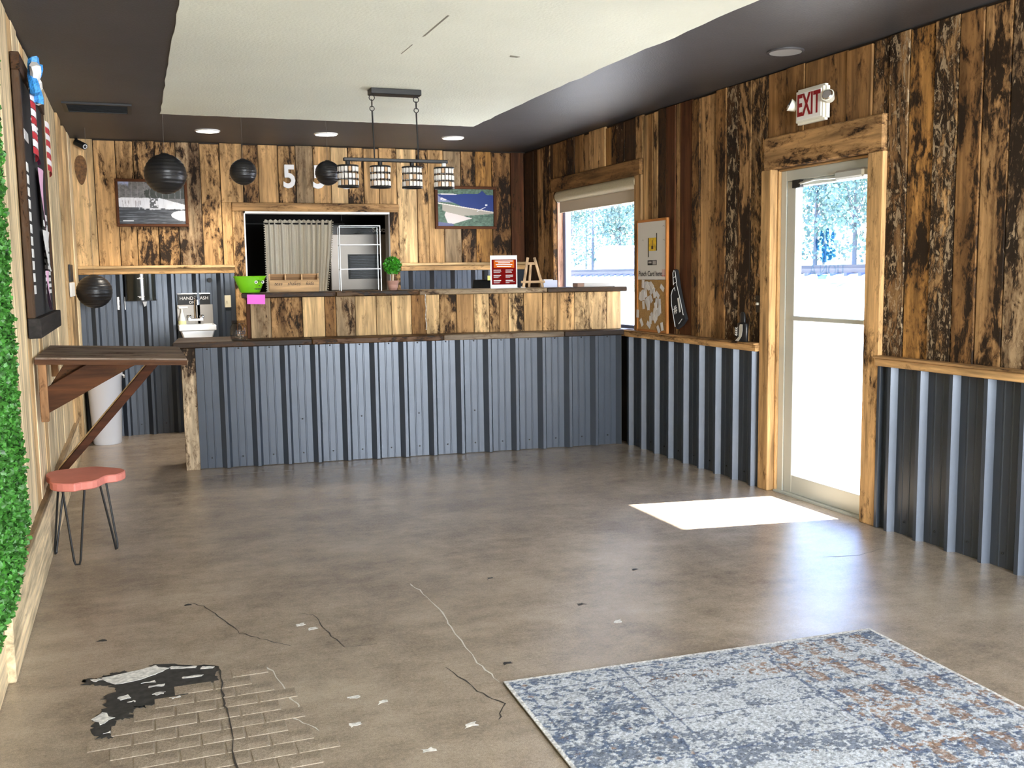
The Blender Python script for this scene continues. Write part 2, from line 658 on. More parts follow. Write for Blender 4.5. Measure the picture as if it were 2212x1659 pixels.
struct(MB().box(XL - 0.02, 4.02, 13.0, 13.2, 0, ZC).build('wall_kitchen_back', WALL_K))
struct(MB().box(XL - 0.02, XL + 0.05, 10.32, 13.0, 0, ZC).build('wall_kitchen_left', WALL_K))
struct(MB().box(3.95, 4.02, 10.32, 13.0, 0, ZC).build('wall_kitchen_right', WALL_K))


def corrugated(name, parent, o, X, N, u0, u1, ribs, z0, z1, screws=()):
    """ribbed steel sheet: u runs along X from o, the ribs stand out along N"""
    o, X, N = Vector(o), Vector(X), Vector(N)
    pr = [(u0, 0)]
    pts = []
    for r in ribs:
        pts += [(r - .046, 0), (r - .008, .038), (r + .016, .038), (r + .034, 0)]
        for q in (.086, .142):
            pts += [(r + q - .007, 0), (r + q - .003, .0022), (r + q + .003, .0022), (r + q + .007, 0)]
    pr += [p for p in pts if u0 + .002 < p[0] < u1 - .002]
    pr.append((u1, 0))
    m = MB()
    vs, fs = [], []
    for (u, d) in pr:
        p = o + X * u + N * d
        vs += [(p.x, p.y, z0), (p.x, p.y, z1)]
    for i in range(len(pr) - 1):
        fs.append((2 * i, 2 * i + 2, 2 * i + 3, 2 * i + 1))
    m.add(vs, fs)
    ob = m.build(name, METAL, parent)
    return ob


screw_me = MB().lathe([(.0065, 0), (.0065, .003), (.004, .007)], n=8).build('screw', BLACK).data
bpy.data.objects.remove(bpy.data.objects['screw'], do_unlink=True)


def screws(parent, o, X, N, us, z, rot):
    o, X, N = Vector(o), Vector(X), Vector(N)
    for u in us:
        p = o + X * u + N * 0.001
        share(screw_me, 'screw', parent, (p.x, p.y, z), rot)


# ---- left wall: pale upright boards, plinth board with ledge, casing near the back corner
y = -2.6
left_edges = [4.62, 4.80, 4.98, 5.20, 5.454, 5.66, 5.896, 6.09, 6.296, 6.55, 6.79, 7.03, 7.266, 7.58, 7.901, 8.2]
ys = list(np.arange(-2.6, 4.5, 0.235)) + left_edges
for a, b in zip(ys[:-1], ys[1:]):
    d = random.uniform(-0.003, 0.004)
    c = tone(random.choice(['W0', 'W0', 'W0', 'P0', 'W0']))
    board('plank', wall_left, W_Z, XL - 0.022, XL + d, a + .002, b - .002, 0.34, ZC - random.uniform(.002, .02), c, 0.003)
for a, b, d, c in [(8.2, 8.62, .004, 'W0'), (8.62, 9.02, .020, 'P1'), (9.02, 9.33, .004, 'K1'), (9.33, 9.72, .026, 'P0'), (9.72, 10.178, .032, 'W0')]:
    board('casing_board', wall_left, W_Z, XL - 0.022, XL + d, a + .003, b - .003, 0.0 if a > 9 else 0.34, ZC - .006, tone(c), 0.004)
board('plinth_board', wall_left, W_Y, XL - 0.022, XL + 0.018, 4.03, 9.02, 0.0, 0.335, tone('W0'))
board('plinth_board', wall_left, W_Y, XL - 0.022, XL - 0.010, -2.6, 4.03, 0.0, 0.335, tone('W0'))
board('plinth_ledge', wall_left, W_Y, XL - 0.022, XL + 0.030, 4.03, 9.02, 0.336, 0.362, tone('G1'))
board('plinth_ledge', wall_left, W_Y, XL - 0.022, XL + 0.004, -2.6, 4.03, 0.336, 0.362, tone('P0'))

# ---- right wall boards; some codes darkened to carry the backlit wall's shade
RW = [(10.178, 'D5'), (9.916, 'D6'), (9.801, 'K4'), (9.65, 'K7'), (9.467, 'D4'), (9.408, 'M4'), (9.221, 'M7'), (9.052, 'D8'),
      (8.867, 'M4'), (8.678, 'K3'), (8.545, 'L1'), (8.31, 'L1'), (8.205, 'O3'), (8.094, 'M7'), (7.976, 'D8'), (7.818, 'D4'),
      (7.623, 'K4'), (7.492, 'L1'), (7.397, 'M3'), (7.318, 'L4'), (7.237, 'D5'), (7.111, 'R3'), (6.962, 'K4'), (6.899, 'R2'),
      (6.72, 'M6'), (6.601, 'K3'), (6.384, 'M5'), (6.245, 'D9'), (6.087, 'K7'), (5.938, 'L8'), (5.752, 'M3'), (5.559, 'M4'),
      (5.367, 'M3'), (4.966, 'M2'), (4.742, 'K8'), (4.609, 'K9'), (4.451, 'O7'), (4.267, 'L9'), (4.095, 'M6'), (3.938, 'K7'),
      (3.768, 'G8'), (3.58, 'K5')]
yy = 3.40
while yy > -2.4:
    RW.append((yy, random.choice(['L4', 'M4', 'K6', 'L6', 'M6', 'G5'])))
    yy -= random.uniform(.15, .2)
RW.append((-2.6, 'L1'))
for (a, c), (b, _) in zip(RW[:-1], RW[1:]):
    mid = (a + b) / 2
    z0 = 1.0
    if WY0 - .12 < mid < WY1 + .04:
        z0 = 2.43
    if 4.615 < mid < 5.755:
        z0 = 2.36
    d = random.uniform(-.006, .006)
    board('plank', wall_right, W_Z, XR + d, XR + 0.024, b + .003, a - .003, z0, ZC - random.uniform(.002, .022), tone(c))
# window surround
board('head_beam', wall_right, W_Y, XR - .028, XR + .03, 7.50, 9.40, 2.30, 2.432, tone('M4'), .008)
board('window_casing', wall_right, W_Z, XR - .018, XR + .03, 7.50, 7.62, 1.0, 2.30, tone('K2'))
board('window_casing', wall_right, W_Z, XR - .018, XR + .03, 9.36, 9.47, 1.0, 2.30, tone('M6'))
# door surround
board('head_beam', wall_right, W_Y, XR - .03, XR + .03, 4.612, 5.748, 2.155, 2.363, tone('K5'), .008)
board('door_casing', wall_right, W_Z, XR - .028, XR + .03, 5.665, 5.775, 0, 2.155, tone('L1'))
board('door_casing', wall_right, W_Z, XR - .028, XR + .03, 4.605, 4.735, 0, 2.155, tone('L2'))
board('jamb_lining', wall_right, W_Z, XR + .024, XR + .150, 5.645, 5.665, 0, 2.155, tone('L0'))
board('jamb_lining', wall_right, W_Z, XR + .024, XR + .150, 4.735, 4.750, 0, 2.155, tone('L0'))
board('jamb_lining', wall_right, W_Y, XR + .024, XR + .150, 4.735, 5.665, 2.14, 2.155, tone('L0'))
# dado rails
for a, b, c in [(5.778, 7.80, 'L3'), (-2.6, 4.602, 'L2')]:
    board('dado_rail', wall_right, W_Y, XR - .055, XR + .024, a, b, 0.945, 0.990, tone(c), .004)
    board('dado_cap', wall_right, W_Y, XR - .070, XR + .024, a, b, 0.990, 1.003, tone('K3'), .003)
# ribbed steel below
for a, b in [(7.79, 6.87), (6.87, 5.78), (4.60, 3.69), (3.69, 2.77), (2.77, 1.86), (1.86, 0.94), (0.94, -0.1), (-0.1, -1.2), (-1.2, -2.58)]:
    ribs = [0.10 + .2286 * k for k in range(-2, 8)]
    p = corrugated('steel_sheet', wall_right, (XR - .002, a, 0), (0, -1, 0), (-1, 0, 0), 0, a - b, ribs, 0.0, 0.944)
    if a > 2:
        screws(wall_right, (XR - .002, a, 0), (0, -1, 0), (-1, 0, 0), [r + .114 for r in ribs if 0 < r + .114 < a - b], .075, (0, -math.pi / 2, 0))
board('steel_trim', wall_right, METAL, XR - .035, XR + .02, 4.575, 4.602, 0, .944, (1, 1, 1, 1))

# ---- back wall boards; the dark red code at the right carries the corner's shade
BW = [(-.500, 'P1'), (-.284, 'L4'), (-.093, 'L5'), (.062, 'L7'), (.253, 'L7'), (.439, 'G6'), (.658, 'L6'), (.842, 'L3'), (1.054, 'K6'),
      (1.204, 'L2'), (1.395, 'L6'), (1.566, 'G3'), (1.739, 'L2'), (1.914, 'P1'), (2.087, 'L6'), (2.248, 'L2'), (2.405, 'L4'), (2.589, 'P2'),
      (2.80, 'L4'), (2.923, 'L2'), (3.093, 'G2'), (3.281, 'K7'), (3.444, 'O3'), (3.628, 'M7'), (3.841, 'R3'), (3.995, 'L0')]
for (a, c), (b, _) in zip(BW[:-1], BW[1:]):
    mid = (a + b) / 2
    d = random.uniform(-.006, .006)
    z0 = 1.62
    if .93 < mid < 2.60:
        z0 = 2.222
    board('plank', wall_back, W_Z, a + .003, b - .003, YB + d, YB + .024, z0, ZC - random.uniform(.002, .016), tone(c))
board('plank', wall_back, W_Z, .845, .936, YB, YB + .024, 1.62, 2.222, tone('L4'))
# oval dark knot in the pale corner board
kn = [(-.395 + .052 * math.cos(t) * (1 + .25 * math.sin(t)), 2.50 + .135 * math.sin(t)) for t in np.linspace(0, 2 * math.pi, 22)[:-1]]
MB().prism([(p[0] + .0, p[1]) for p in kn], (0, YB - .0075, 0), (1, 0, 0), (0, 0, 1), .0015).build('knot', plain('knot_brown', (.16, .075, .02), .7, noise=.5, nscale=40), wall_back)
board('head_board', wall_back, W_X, .938, 2.60, YB - .025, YB + .024, 2.138, 2.222, tone('K3'), .006)
board('opening_casing', wall_back, W_Z, .938, 1.045, YB - .02, YB + .024, 0, 2.138, tone('L6'))
board('opening_casing', wall_back, W_Z, 2.50, 2.60, YB - .02, YB + .024, 0, 2.138, tone('L7'))
MB().box(1.045, 1.058, YB - .02, YB + .13, 0, 2.138).build('opening_lining', WHITE, wall_back)
MB().box(1.045, 2.50, YB - .02, YB + .13, 2.118, 2.138).build('opening_lining', WHITE, wall_back)
MB().box(2.487, 2.50, YB - .02, YB + .13, 0, 2.118).build('opening_lining', plain('grey_lining', (.22, .2, .18), .6), wall_back)
for a, b in [(-.47, .936), (2.602, 3.99)]:
    board('ledge', wall_back, W_X, a, b, YB - .075, YB + .024, 1.592, 1.620, tone('P1'), .004)
    board('ledge_apron', wall_back, W_X, a, b, YB - .055, YB + .024, 1.540, 1.590, tone('L2'), .004)
corrugated('steel_sheet', wall_back, (-.50, YB + .02, 0), (1, 0, 0), (0, -1, 0), 0, .72, [.165 + .2286 * k for k in range(-1, 4)], 0, 1.54)
corrugated('steel_sheet', wall_back, (.22, YB + .02, 0), (1, 0, 0), (0, -1, 0), 0, .716, [.1315 + .2286 * k for k in range(-1, 4)], 0, 1.54)
corrugated('steel_sheet', wall_back, (2.60, YB + .02, 0), (1, 0, 0), (0, -1, 0), 0, 1.40, [.14 + .2286 * k for k in range(-1, 7)], 0, 1.54)
screws(wall_back, (-.5, YB + .019, 0), (1, 0, 0), (0, -1, 0), [.28, .51, .737, .966, 1.19], .10, (math.pi / 2, 0, 0))

# ---- window in the right wall
win = struct(MB().box(4.085, 4.145, WY0, WY0 + .03, 1.0, 2.30).box(4.085, 4.145, WY1 - .07, WY1, 1.0, 2.30).box(4.085, 4.145, WY0 + .03, WY1 - .07, 1.0, 1.03).box(4.085, 4.145, WY0 + .03, WY1 - .07, 2.25, 2.30).build('window_1', plain('blue_grey_window_frame', (.16, .20, .34), .4)))
MB().box(4.11, 4.118, WY0 + .03, WY1 - .07, 1.03, 2.25).build('pane', GLASS, win)
board('reveal_board', win, W_Z, XR + .024, 4.085, WY1 - .016, WY1, 1.0, 2.30, (.62, .36, .26, .15))
board('reveal_board', win, W_Z, XR + .024, 4.085, WY0, WY0 + .016, 1.0, 2.30, (.62, .36, .26, .15))
MB().box(XR - .03, 4.085, WY0, WY1, .985, 1.003).build('window_sill', plain('dark_sill', (.02, .015, .012), .3), win)
shade_m = plain('cream_blind', (.62, .53, .42), .8, bump=.1, bscale=200)
bl = thing('roller_blind', 'cream roller blind pulled part way down at the top of the window', 'blind', (XR + .03, 8.47, 2.25))
m = MB()
prof = [(math.cos(a) * .045, math.sin(a) * .055) for a in np.linspace(-.5 * math.pi, 1.0 * math.pi, 9)] + [(-.045, -.055)]
m.prism([(p[0], p[1]) for p in prof], (0 - .01, -.86, .0), (-1, 0, 0), (0, 0, 1), 1.70)
m.build('valance', plain('olive_cream_valance', (.50, .44, .30), .6, noise=.1, nscale=90), bl, smooth=True)
MB().box(.006, .010, -.80, .845, -.145, -.04).build('blind_cloth', shade_m, bl)
MB().box(.002, .016, -.80, .845, -.160, -.145).build('bottom_bar', shade_m, bl, bevel=.003)
MB().box(-.02, .02, .845, .853, -.06, .06).build('end_cap', WHITE, bl)

# ---- glazed shop door
gx = 4.07
fr = struct(MB().box(4.04, 4.13, 5.585, 5.645, 0, 2.14).box(4.04, 4.13, 4.70 + .035, 4.76, 0, 2.14).box(4.04, 4.13, 4.76, 5.585, 2.07, 2.14).build('door_1', ALU, bevel=.003))
MB().box(4.045, 4.10, 5.495, 5.583, .012, 2.068).build('door_stile', ALU, fr, bevel=.003)
MB().box(4.045, 4.10, 4.762, 4.80, .012, 2.068).build('door_stile', ALU, fr, bevel=.003)
MB().box(4.045, 4.10, 4.80, 5.495, 2.03, 2.068).build('door_top_rail', ALU, fr, bevel=.003)
MB().box(4.045, 4.10, 4.80, 5.495, .012, .135).build('door_bottom_rail', ALU, fr, bevel=.003)
MB().box(4.030, 4.10, 4.80, 5.495, 1.165, 1.195).build('push_bar', ALU, fr, bevel=.004)
MB().box(gx - .003, gx + .003, 4.80, 5.495, .135, 1.165).build('pane', GLASS, fr)
MB().box(gx - .003, gx + .003, 4.80, 5.495, 1.195, 2.03).build('pane', GLASS, fr)
MB().box(4.01, 4.13, 4.75, 5.645, 0, .012).build('threshold', ALU, fr)
MB().box(3.995, 4.05, 4.80, 5.06, 2.03, 2.085).build('closer_body', plain('closer_grey', (.55, .57, .55), .3, .4), fr, bevel=.012)
MB().tube([(4.02, 5.05, 2.05), (4.0, 5.24, 2.055), (4.03, 5.44, 2.045)], .009).build('closer_arm', ALU, fr)
MB().box(4.02, 4.05, 5.42, 5.50, 2.02, 2.07).build('closer_bracket', BLACK, fr)
# paw decal and reversed lettering stuck on the pane
decal = glass('blue_window_decal', (.36, .60, .84), 0.0)
px0 = gx - .0045
pm = MB()


def ell(cx, cy_, a, b, rot, n=18):
    return [(cx + a * math.cos(t) * math.cos(rot) - b * math.sin(t) * math.sin(rot), cy_ + a * math.cos(t) * math.sin(rot) + b * math.sin(t) * math.cos(rot)) for t in np.linspace(0, 2 * math.pi, n + 1)[:-1]]


def on_door(p):   # photo-plane millimetre sketch -> wall frame
    return p


oy, oz = 5.235, 1.60
for (cx, cz, a, b, r) in [(-.056, .052, .018, .040, .25), (-.012, .094, .018, .046, .15), (.042, .106, .018, .047, .05), (.089, .088, .018, .046, -.1)]:
    pm.prism(ell(cx, cz, a, b, r), (px0, oy, oz), (0, -1, 0), (0, 0, 1), .001)
pad = [(-.022, -.06), (-.026, -.01), (-.006, .035), (.022, .058), (.05, .048), (.070, .030), (.105, .030), (.125, .012), (.122, -.04), (.122, -.06)]
pm.prism(pad, (px0, oy, oz), (0, -1, 0), (0, 0, 1), .001)
pm.prism([(-.045, -.165), (.03, -.165), (.05, -.14), (-.045, -.14)], (px0, oy, oz), (0, -1, 0), (0, 0, 1), .001)
pm.build('paw_decal', decal, fr)
t = text('door_lettering', 'TION A', .105, glass('pale_blue_decal', (.78, .90, .96), 0.0), fr, (px0, 5.19, 1.488), (0, 1, 0), (0, 0, 1), .0005)

# ------------------------------------------------------------------ floor details
dark_patch = plain('exposed_black_adhesive', (.028, .026, .024), .75, noise=.6, nscale=35)
white_chip = plain('white_plaster_residue', (.62, .60, .57), .9, noise=.35, nscale=60)
DP = [(-.257, 3.964), (-.181, 3.966), (-.146, 3.995), (-.044, 3.979), (.006, 4.021), (.225, 3.912), (.222, 3.756), (.152, 3.744), (.108, 3.738), (.101, 3.6),
      (-.013, 3.633), (-.047, 3.609), (-.063, 3.638), (-.082, 3.602), (-.085, 3.546), (-.131, 3.544), (-.141, 3.408), (-.187, 3.414), (-.212, 3.53),
      (-.193, 3.605), (-.163, 3.68), (-.181, 3.763), (-.132, 3.821), (-.167, 3.877), (-.249, 3.911)]


def ragged(P, n=4, amp=.010):
    out = []
    for i, p in enumerate(P):
        q = P[(i + 1) % len(P)]
        for k in range(n):
            t = k / n
            out.append((p[0] * (1 - t) + q[0] * t + random.uniform(-amp, amp), p[1] * (1 - t) + q[1] * t + random.uniform(-amp, amp)))
    return out


MB().prism(ragged(DP, 7, .013), (0, 0, .0005), (1, 0, 0), (0, 1, 0), .0015).build('worn_patch', dark_patch, floor)
for P in ([(-.20, 3.955), (-.05, 3.975), (.006, 4.005), (.05, 3.95), (.02, 3.925), (-.04, 3.885), (-.144, 3.865)],
          [(.06, 3.965), (.15, 3.935), (.15, 3.915), (.06, 3.945)], [(.17, 3.918), (.215, 3.905), (.21, 3.885), (.165, 3.90)],
          [(-.214, 3.575), (-.178, 3.630), (-.140, 3.56), (-.18, 3.525)], [(-.13, 3.74), (-.10, 3.75), (-.085, 3.72), (-.12, 3.71)], [(-.02, 3.80), (.03, 3.80), (.03, 3.785), (-.02, 3.785)], [(-.01, 3.72), (.03, 3.73), (.03, 3.715), (0, 3.70)], [(-.23, 3.945), (-.19, 3.95), (-.18, 3.93), (-.22, 3.925)], [(.05, 3.66), (.08, 3.665), (.08, 3.655), (.05, 3.65)], [(-.10, 3.68), (-.07, 3.685), (-.07, 3.675)], [(-.17, 3.45), (-.15, 3.46), (-.15, 3.44)], [(.10, 3.84), (.17, 3.835), (.17, 3.825), (.10, 3.83)], [(-.05, 3.84), (.0, 3.85), (.0, 3.835)]):
    MB().prism(ragged(P, 3, .006), (0, 0, .002), (1, 0, 0), (0, 1, 0), .0012).build('residue', white_chip, floor)
# imprinted pavers round the worn patch
pv = MB().box(-.5, .5, -.5, .5, 0, 1).build('paver', CONCRETE)
bpy.data.objects.remove(pv, do_unlink=True)


def in_poly(x, y, P):
    c = False
    for i in range(len(P)):
        a, b = P[i], P[i - 1]
        if (a[1] > y) != (b[1] > y) and x < (b[0] - a[0]) * (y - a[1]) / (b[1] - a[1]) + a[0]:
            c = not c
    return c


REG = [(-.15, 3.50), (-.09, 3.60), (.02, 3.62), (.10, 3.73), (.22, 3.76), (.23, 3.84), (.38, 3.87), (.44, 3.55), (.42, 3.30), (.50, 3.2), (.42, 2.62), (-.12, 2.60), (-.10, 3.1), (-.2, 3.3)]
row = 0
yv = 2.62
while yv < 3.86:
    hh = .088
    xv = -.36 + (0.07 if row % 2 else 0)
    while xv < .55:
        ww = .140
        if in_poly(xv + ww / 2, yv + hh / 2, REG):
            bm_ = MB().box(-ww / 2 + .0035, ww / 2 - .0035, -hh / 2 + .0035, hh / 2 - .0035, -.001, .0016 + random.uniform(0, .0012))
            bm_.v = [(a, b, c) for a, b, c in bm_.v]
            bm_.build('paver', CONCRETE, floor, bevel=.0016).location = (xv + ww / 2, yv + hh / 2, 0)
        xv += ww
    yv += hh
    row += 1


def ribbon(name, pts, w, mat, z=.0006):
    m = MB()
    pts = [Vector((p[0], p[1], 0)) for p in pts]
    fine = []
    for a, b in zip(pts[:-1], pts[1:]):
        for k in range(5):
            fine.append(a.lerp(b, k / 5) + Vector((random.uniform(-.006, .006), random.uniform(-.006, .006), 0)))
    fine.append(pts[-1])
    l, r = [], []
    for i, p in enumerate(fine):
        t = fine[min(i + 1, len(fine) - 1)] - fine[max(i - 1, 0)]
        n = Vector((-t.y, t.x, 0)).normalized() * w * random.uniform(.3, 1) * (0.35 if i in (0, len(fine) - 1) else 1)
        l.append((p.x + n.x, p.y + n.y))
        r.append((p.x - n.x, p.y - n.y))
    k = len(l)
    m.add([(a[0], a[1], z) for a in l] + [(a[0], a[1], z) for a in r], [(i, i + 1, k + i + 1, k + i) for i in range(k - 1)])
    return m.build(name, mat, floor)


CRK = plain('crack_dark', (.035, .028, .022), .9)
CRKW = plain('crack_pale', (.52, .48, .43), .9)
ribbon('floor_crack', [(1.19, 4.62), (1.203, 4.508), (1.221, 4.198), (1.197, 3.965), (1.176, 3.552), (1.19, 3.34)], .004, CRKW)
ribbon('floor_crack', [(.17, 4.75), (.236, 4.651), (.287, 4.469), (.35, 4.244), (.416, 4.146), (.529, 4.008)], .0035, CRK)
ribbon('floor_crack', [(.62, 4.4), (.679, 4.342), (.686, 4.15), (.729, 3.913), (.86, 3.90)], .003, CRK)
ribbon('floor_crack', [(.231, 3.90), (.228, 3.6), (.227, 3.489), (.222, 3.076), (.22, 2.6)], .0045, CRK, .0055)
ribbon('floor_crack', [(.38, 3.86), (.43, 3.75), (.44, 3.55), (.47, 3.42), (.44, 3.33), (.50, 3.2)], .004, CRKW)
ribbon('floor_crack', [(1.05, 3.55), (1.09, 3.3), (1.14, 3.16), (1.08, 3.05)], .004, CRK)
ribbon('floor_crack', [(3.30, 4.20), (3.50, 4.16), (3.75, 4.22)], .003, CRK)
ribbon('floor_crack', [(.30, 7.85), (.9, 7.80), (1.5, 7.70), (1.9, 7.72)], .006, CRKW)
for (x, y_) in [(.66, 3.42), (.62, 3.20), (.75, 3.34), (1.88, 3.75), (.60, 4.25), (.64, 4.18), (.98, 3.05), (.80, 2.93)]:
    MB().prism(ragged([(x - .02, y_ - .015), (x + .02, y_ - .01), (x + .02, y_ + .015), (x - .015, y_ + .01)], 3, .006), (0, 0, .0004), (1, 0, 0), (0, 1, 0), .0008).build('paint_chip', white_chip, floor)
for (x, y_) in [(1.58, 4.55), (1.83, 4.02), (1.28, 3.50), (.16, 4.72), (2.3, 4.4), (-.2, 4.38)]:
    MB().prism(ragged([(x - .018, y_ - .012), (x + .018, y_ - .008), (x + .012, y_ + .012), (x - .012, y_ + .01)], 3, .005), (0, 0, .0004), (1, 0, 0), (0, 1, 0), .0008).build('dark_chip', dark_patch, floor)

# ------------------------------------------------------------------ service counter
CA = math.atan(-0.1018)
cnt = thing('service_counter', 'long service counter clad in slate ribbed steel with a barky corner post', 'counter', (0.32, 8.137, 0), CA)
CL = 3.66
MB().box(.02, CL - .02, .012, .52, 0, .955).build('carcass', plain('counter_carcass', (.10, .08, .06), .8), cnt)
board('corner_post', cnt, W_Z, 0, .105, -.03, .10, 0, .958, (.52, .40, .26, .75))
ribs = [.317 + .2365 * k for k in range(-1, 16)]
cuts = [.106, 1.19, 2.14, 3.08, CL - .035]
for a, b in zip(cuts[:-1], cuts[1:]):
    corrugated('steel_sheet', cnt, (0, 0, 0), (1, 0, 0), (0, -1, 0), a, b, ribs, 0.004, .957)
us = [r + .114 for r in ribs if .12 < r + .114 < CL - .06]
screws(cnt, (0, 0, 0), (1, 0, 0), (0, -1, 0), us, .085, (math.pi / 2, 0, 0))
screws(cnt, (0, 0, 0), (1, 0, 0), (0, -1, 0), us, .945, (math.pi / 2, 0, 0))
screws(cnt, (0, 0, 0), (1, 0, 0), (0, -1, 0), us[3:10:2], .36, (math.pi / 2, 0, 0))
ct = thing('counter_top', 'dark varnished plank worktop on the ribbed steel counter', 'countertop', (0.32, 8.137, .958), CA)
for a, b, c in [(-.055, 1.0, (.030, .016, .007, .5)), (1.0, 2.06, (.10, .045, .012, .66)), (2.06, 3.10, (.19, .14, .09, .5)), (3.10, CL - .02, (.024, .013, .007, .4))]:
    board('plank', ct, W_XG, a, b - .002, -.062, .25, 0, .046, c, .006)
    board('plank', ct, W_XG, a, b - .002, .253, .62, 0, .046, c, .006)

# ------------------------------------------------------------------ raised bar
BA = math.atan(-0.14)
BO = (0.84, 8.42 - .14 * .84)
bar = thing('raised_bar', 'raised bar front of upright reclaimed boards standing on the worktop', 'bar', (BO[0], BO[1], 1.0045), BA)
MB().box(.012, 3.17, .022, .12, 0, .325).build('core', PLASTER, bar)
be = [.033, .194, .445, .624, .714, .871, 1.043, 1.169, 1.335, 1.457, 1.572, 1.715, 1.865, 1.997, 2.085, 2.166, 2.30, 2.464, 2.593, 2.75, 3.043, 3.175]
bt = ['G5', 'K6', 'P1', 'M6', 'G5', 'P1', 'P2', 'P1', 'M3', 'P3', 'L6', 'K3', 'P2', 'L6', 'K3', 'P4', 'L1', 'L2', 'L2', 'P4', 'P2']
for a, b, c in zip(be[:-1], be[1:], bt):
    board('plank', bar, W_Z, a + .002, b - .002, random.uniform(-.003, .004), .022, 0, .325, tone(c), .003)
board('end_board', bar, W_Z, 0, .032, -.004, .12, 0, .325, tone('R2'))
btop = thing('bar_top', 'dark weathered plank top running along the raised bar', 'bar top', (BO[0], BO[1], 1.33), BA)
for a, b, c in [(-.03, .72, (.022, .012, .006, .5)), (.72, 1.40, (.11, .058, .018, .75)), (1.40, 2.50, (.32, .23, .13, .5)), (2.50, 3.22, (.055, .030, .012, .6))]:
    board('plank', btop, W_XG, a, b - .002, -.035, .34, 0, .042, c, .006)
BT = 1.372   # top of the bar


def bp_(X, Y):
    """a spot on the bar top, X along the bar, Y from its face"""
    return (BO[0] + X * math.cos(BA) - Y * math.sin(BA), BO[1] + X * math.sin(BA) + Y * math.cos(BA))


# ------------------------------------------------------------------ things on the bar
# lime bucket with a drawn face
lime = plain('lime_tin', (.20, .60, .012), .35)
x, y_ = bp_(.035, .13)
bk = thing('tin_bucket', 'lime green oval tin tub with goggle eyes on the bar end', 'bucket', (x, y_, BT))
MB().lathe([(.075, 0), (.078, .004), (.128, .128), (.124, .128), (.072, .008)], n=32, sx=1.0, sy=.62).build('tub', lime, bk, smooth=True)
MB().tube([(.127 * math.cos(a), .079 * math.sin(a), .130) for a in np.linspace(0, 2 * math.pi, 33)[:-1]], .005, 6, True).build('rim', lime, bk, smooth=True)
for ex in (.042, .098):
    e = MB().lathe([(.013, 0), (.012, .003)], (0, 0, 0), 14, axis='y').build('eye', WHITE, bk)
    e.location = (ex, -.058 - (.014 if ex < .06 else -.018), .085)
    p = MB().lathe([(.006, -.002), (.005, 0)], (0, 0, 0), 10, axis='y').build('pupil', INK, e)
mm = MB()
for k in range(7):
    mm.box(.030 + k * .008, .036 + k * .008, -.0645, -.060, .028 - (k % 2) * .004, .034)
mm.box(.062, .070, -.070, -.066, .052, .060)
mm.build('drawn_face', INK, bk)
text('lettering', 'Tea', .026, INK, bk, (x + .075, y_ - .0720, BT + .092), **BX, depth=.001)
# magenta note taped under it
x, y_ = bp_(.085, -.043)
nt_ = MB().box(-.07, .07, -.001, .001, -.076, 0).build('paper_note', MAGENTA)
nt_.location = (x, y_, 1.358)
nt_.rotation_euler = (.05, .03, BA)
tag(nt_, 'bright magenta paper note taped to the bar edge below the green tub', 'note')
# wooden straw box
wd = (.58, .37, .19, .12)
x, y_ = bp_(.385, .13)
sb = thing('straw_box', 'light wooden three compartment box lettered teas shakes kids', 'box', (x, y_, BT), BA)
board('front_panel', sb, W_X, -.195, .20, -.055, -.045, 0, .098, wd, .002)
board('back_panel', sb, W_X, -.195, .20, .060, .070, 0, .148, (.40, .24, .12, .2), .002)
board('floor_panel', sb, W_X, -.195, .20, -.045, .060, 0, .010, wd, .001)
for k, xx in enumerate((-.20, -.072, .060, .192)):
    pp = MB().prism([(-.050, .01), (.064, .01), (.064, .150), (.045, .150), (-.050, .098)], (xx, 0, 0), (0, 1, 0), (0, 0, 1), .012)
    pp.build('divider' if k in (1, 2) else 'side_panel', W_Z, sb, color=wd)
for s_, xx in (('teas', -.125), ('shakes', 0.0), ('kids', .127)):
    text('lettering', s_, .042, INK, sb, (xx, -.0565, .068), **BX, depth=.0008, shear=.3, xs=.95)
# clear acrylic case
x, y_ = bp_(.93, .17)
ac = thing('acrylic_case', 'tall clear acrylic display case with two shelves on the bar', 'display case', (x, y_, BT), BA)
w_, d_, h_ = .165, .13, .535
for nm, b in (('side_pane', (-w_, -w_ + .004, -d_, d_, 0, h_)), ('side_pane', (w_ - .004, w_, -d_, d_, 0, h_)), ('back_pane', (-w_, w_, d_ - .004, d_, 0, h_)), ('top_pane', (-w_, w_, -d_, d_, h_ - .004, h_)), ('shelf', (-w_ + .004, w_ - .004, -d_, d_ - .004, .178, .182)), ('shelf', (-w_ + .004, w_ - .004, -d_, d_ - .004, .376, .380))):
    MB().box(*b).build(nm, ACRYLIC, ac)
eg = MB()
for xx in (-w_, w_):
    for yy_ in (-d_, d_):
        eg.box(xx - .003, xx + .003, yy_ - .003, yy_ + .003, 0, h_)
for zz in (h_,):
    eg.box(-w_, w_, -d_ - .003, -d_ + .003, zz - .005, zz).box(-w_, w_, d_ - .003, d_ + .003, zz - .005, zz)
    for xx in (-w_, w_):
        eg.box(xx - .003, xx + .003, -d_, d_, zz - .005, zz)
for zz in (.18, .378):
    eg.box(-w_, w_, -d_ - .002, -d_ + .002, zz - .003, zz + .003)
    eg.box(-w_ - .002, -w_ + .002, -d_, d_, zz - .003, zz + .003)
eg.build('polished_edges', ACR_EDGE, ac)
MB().box(-.06, .06, -.02, .02, h_, h_ + .006).build('lid_handle', ACR_EDGE, ac)


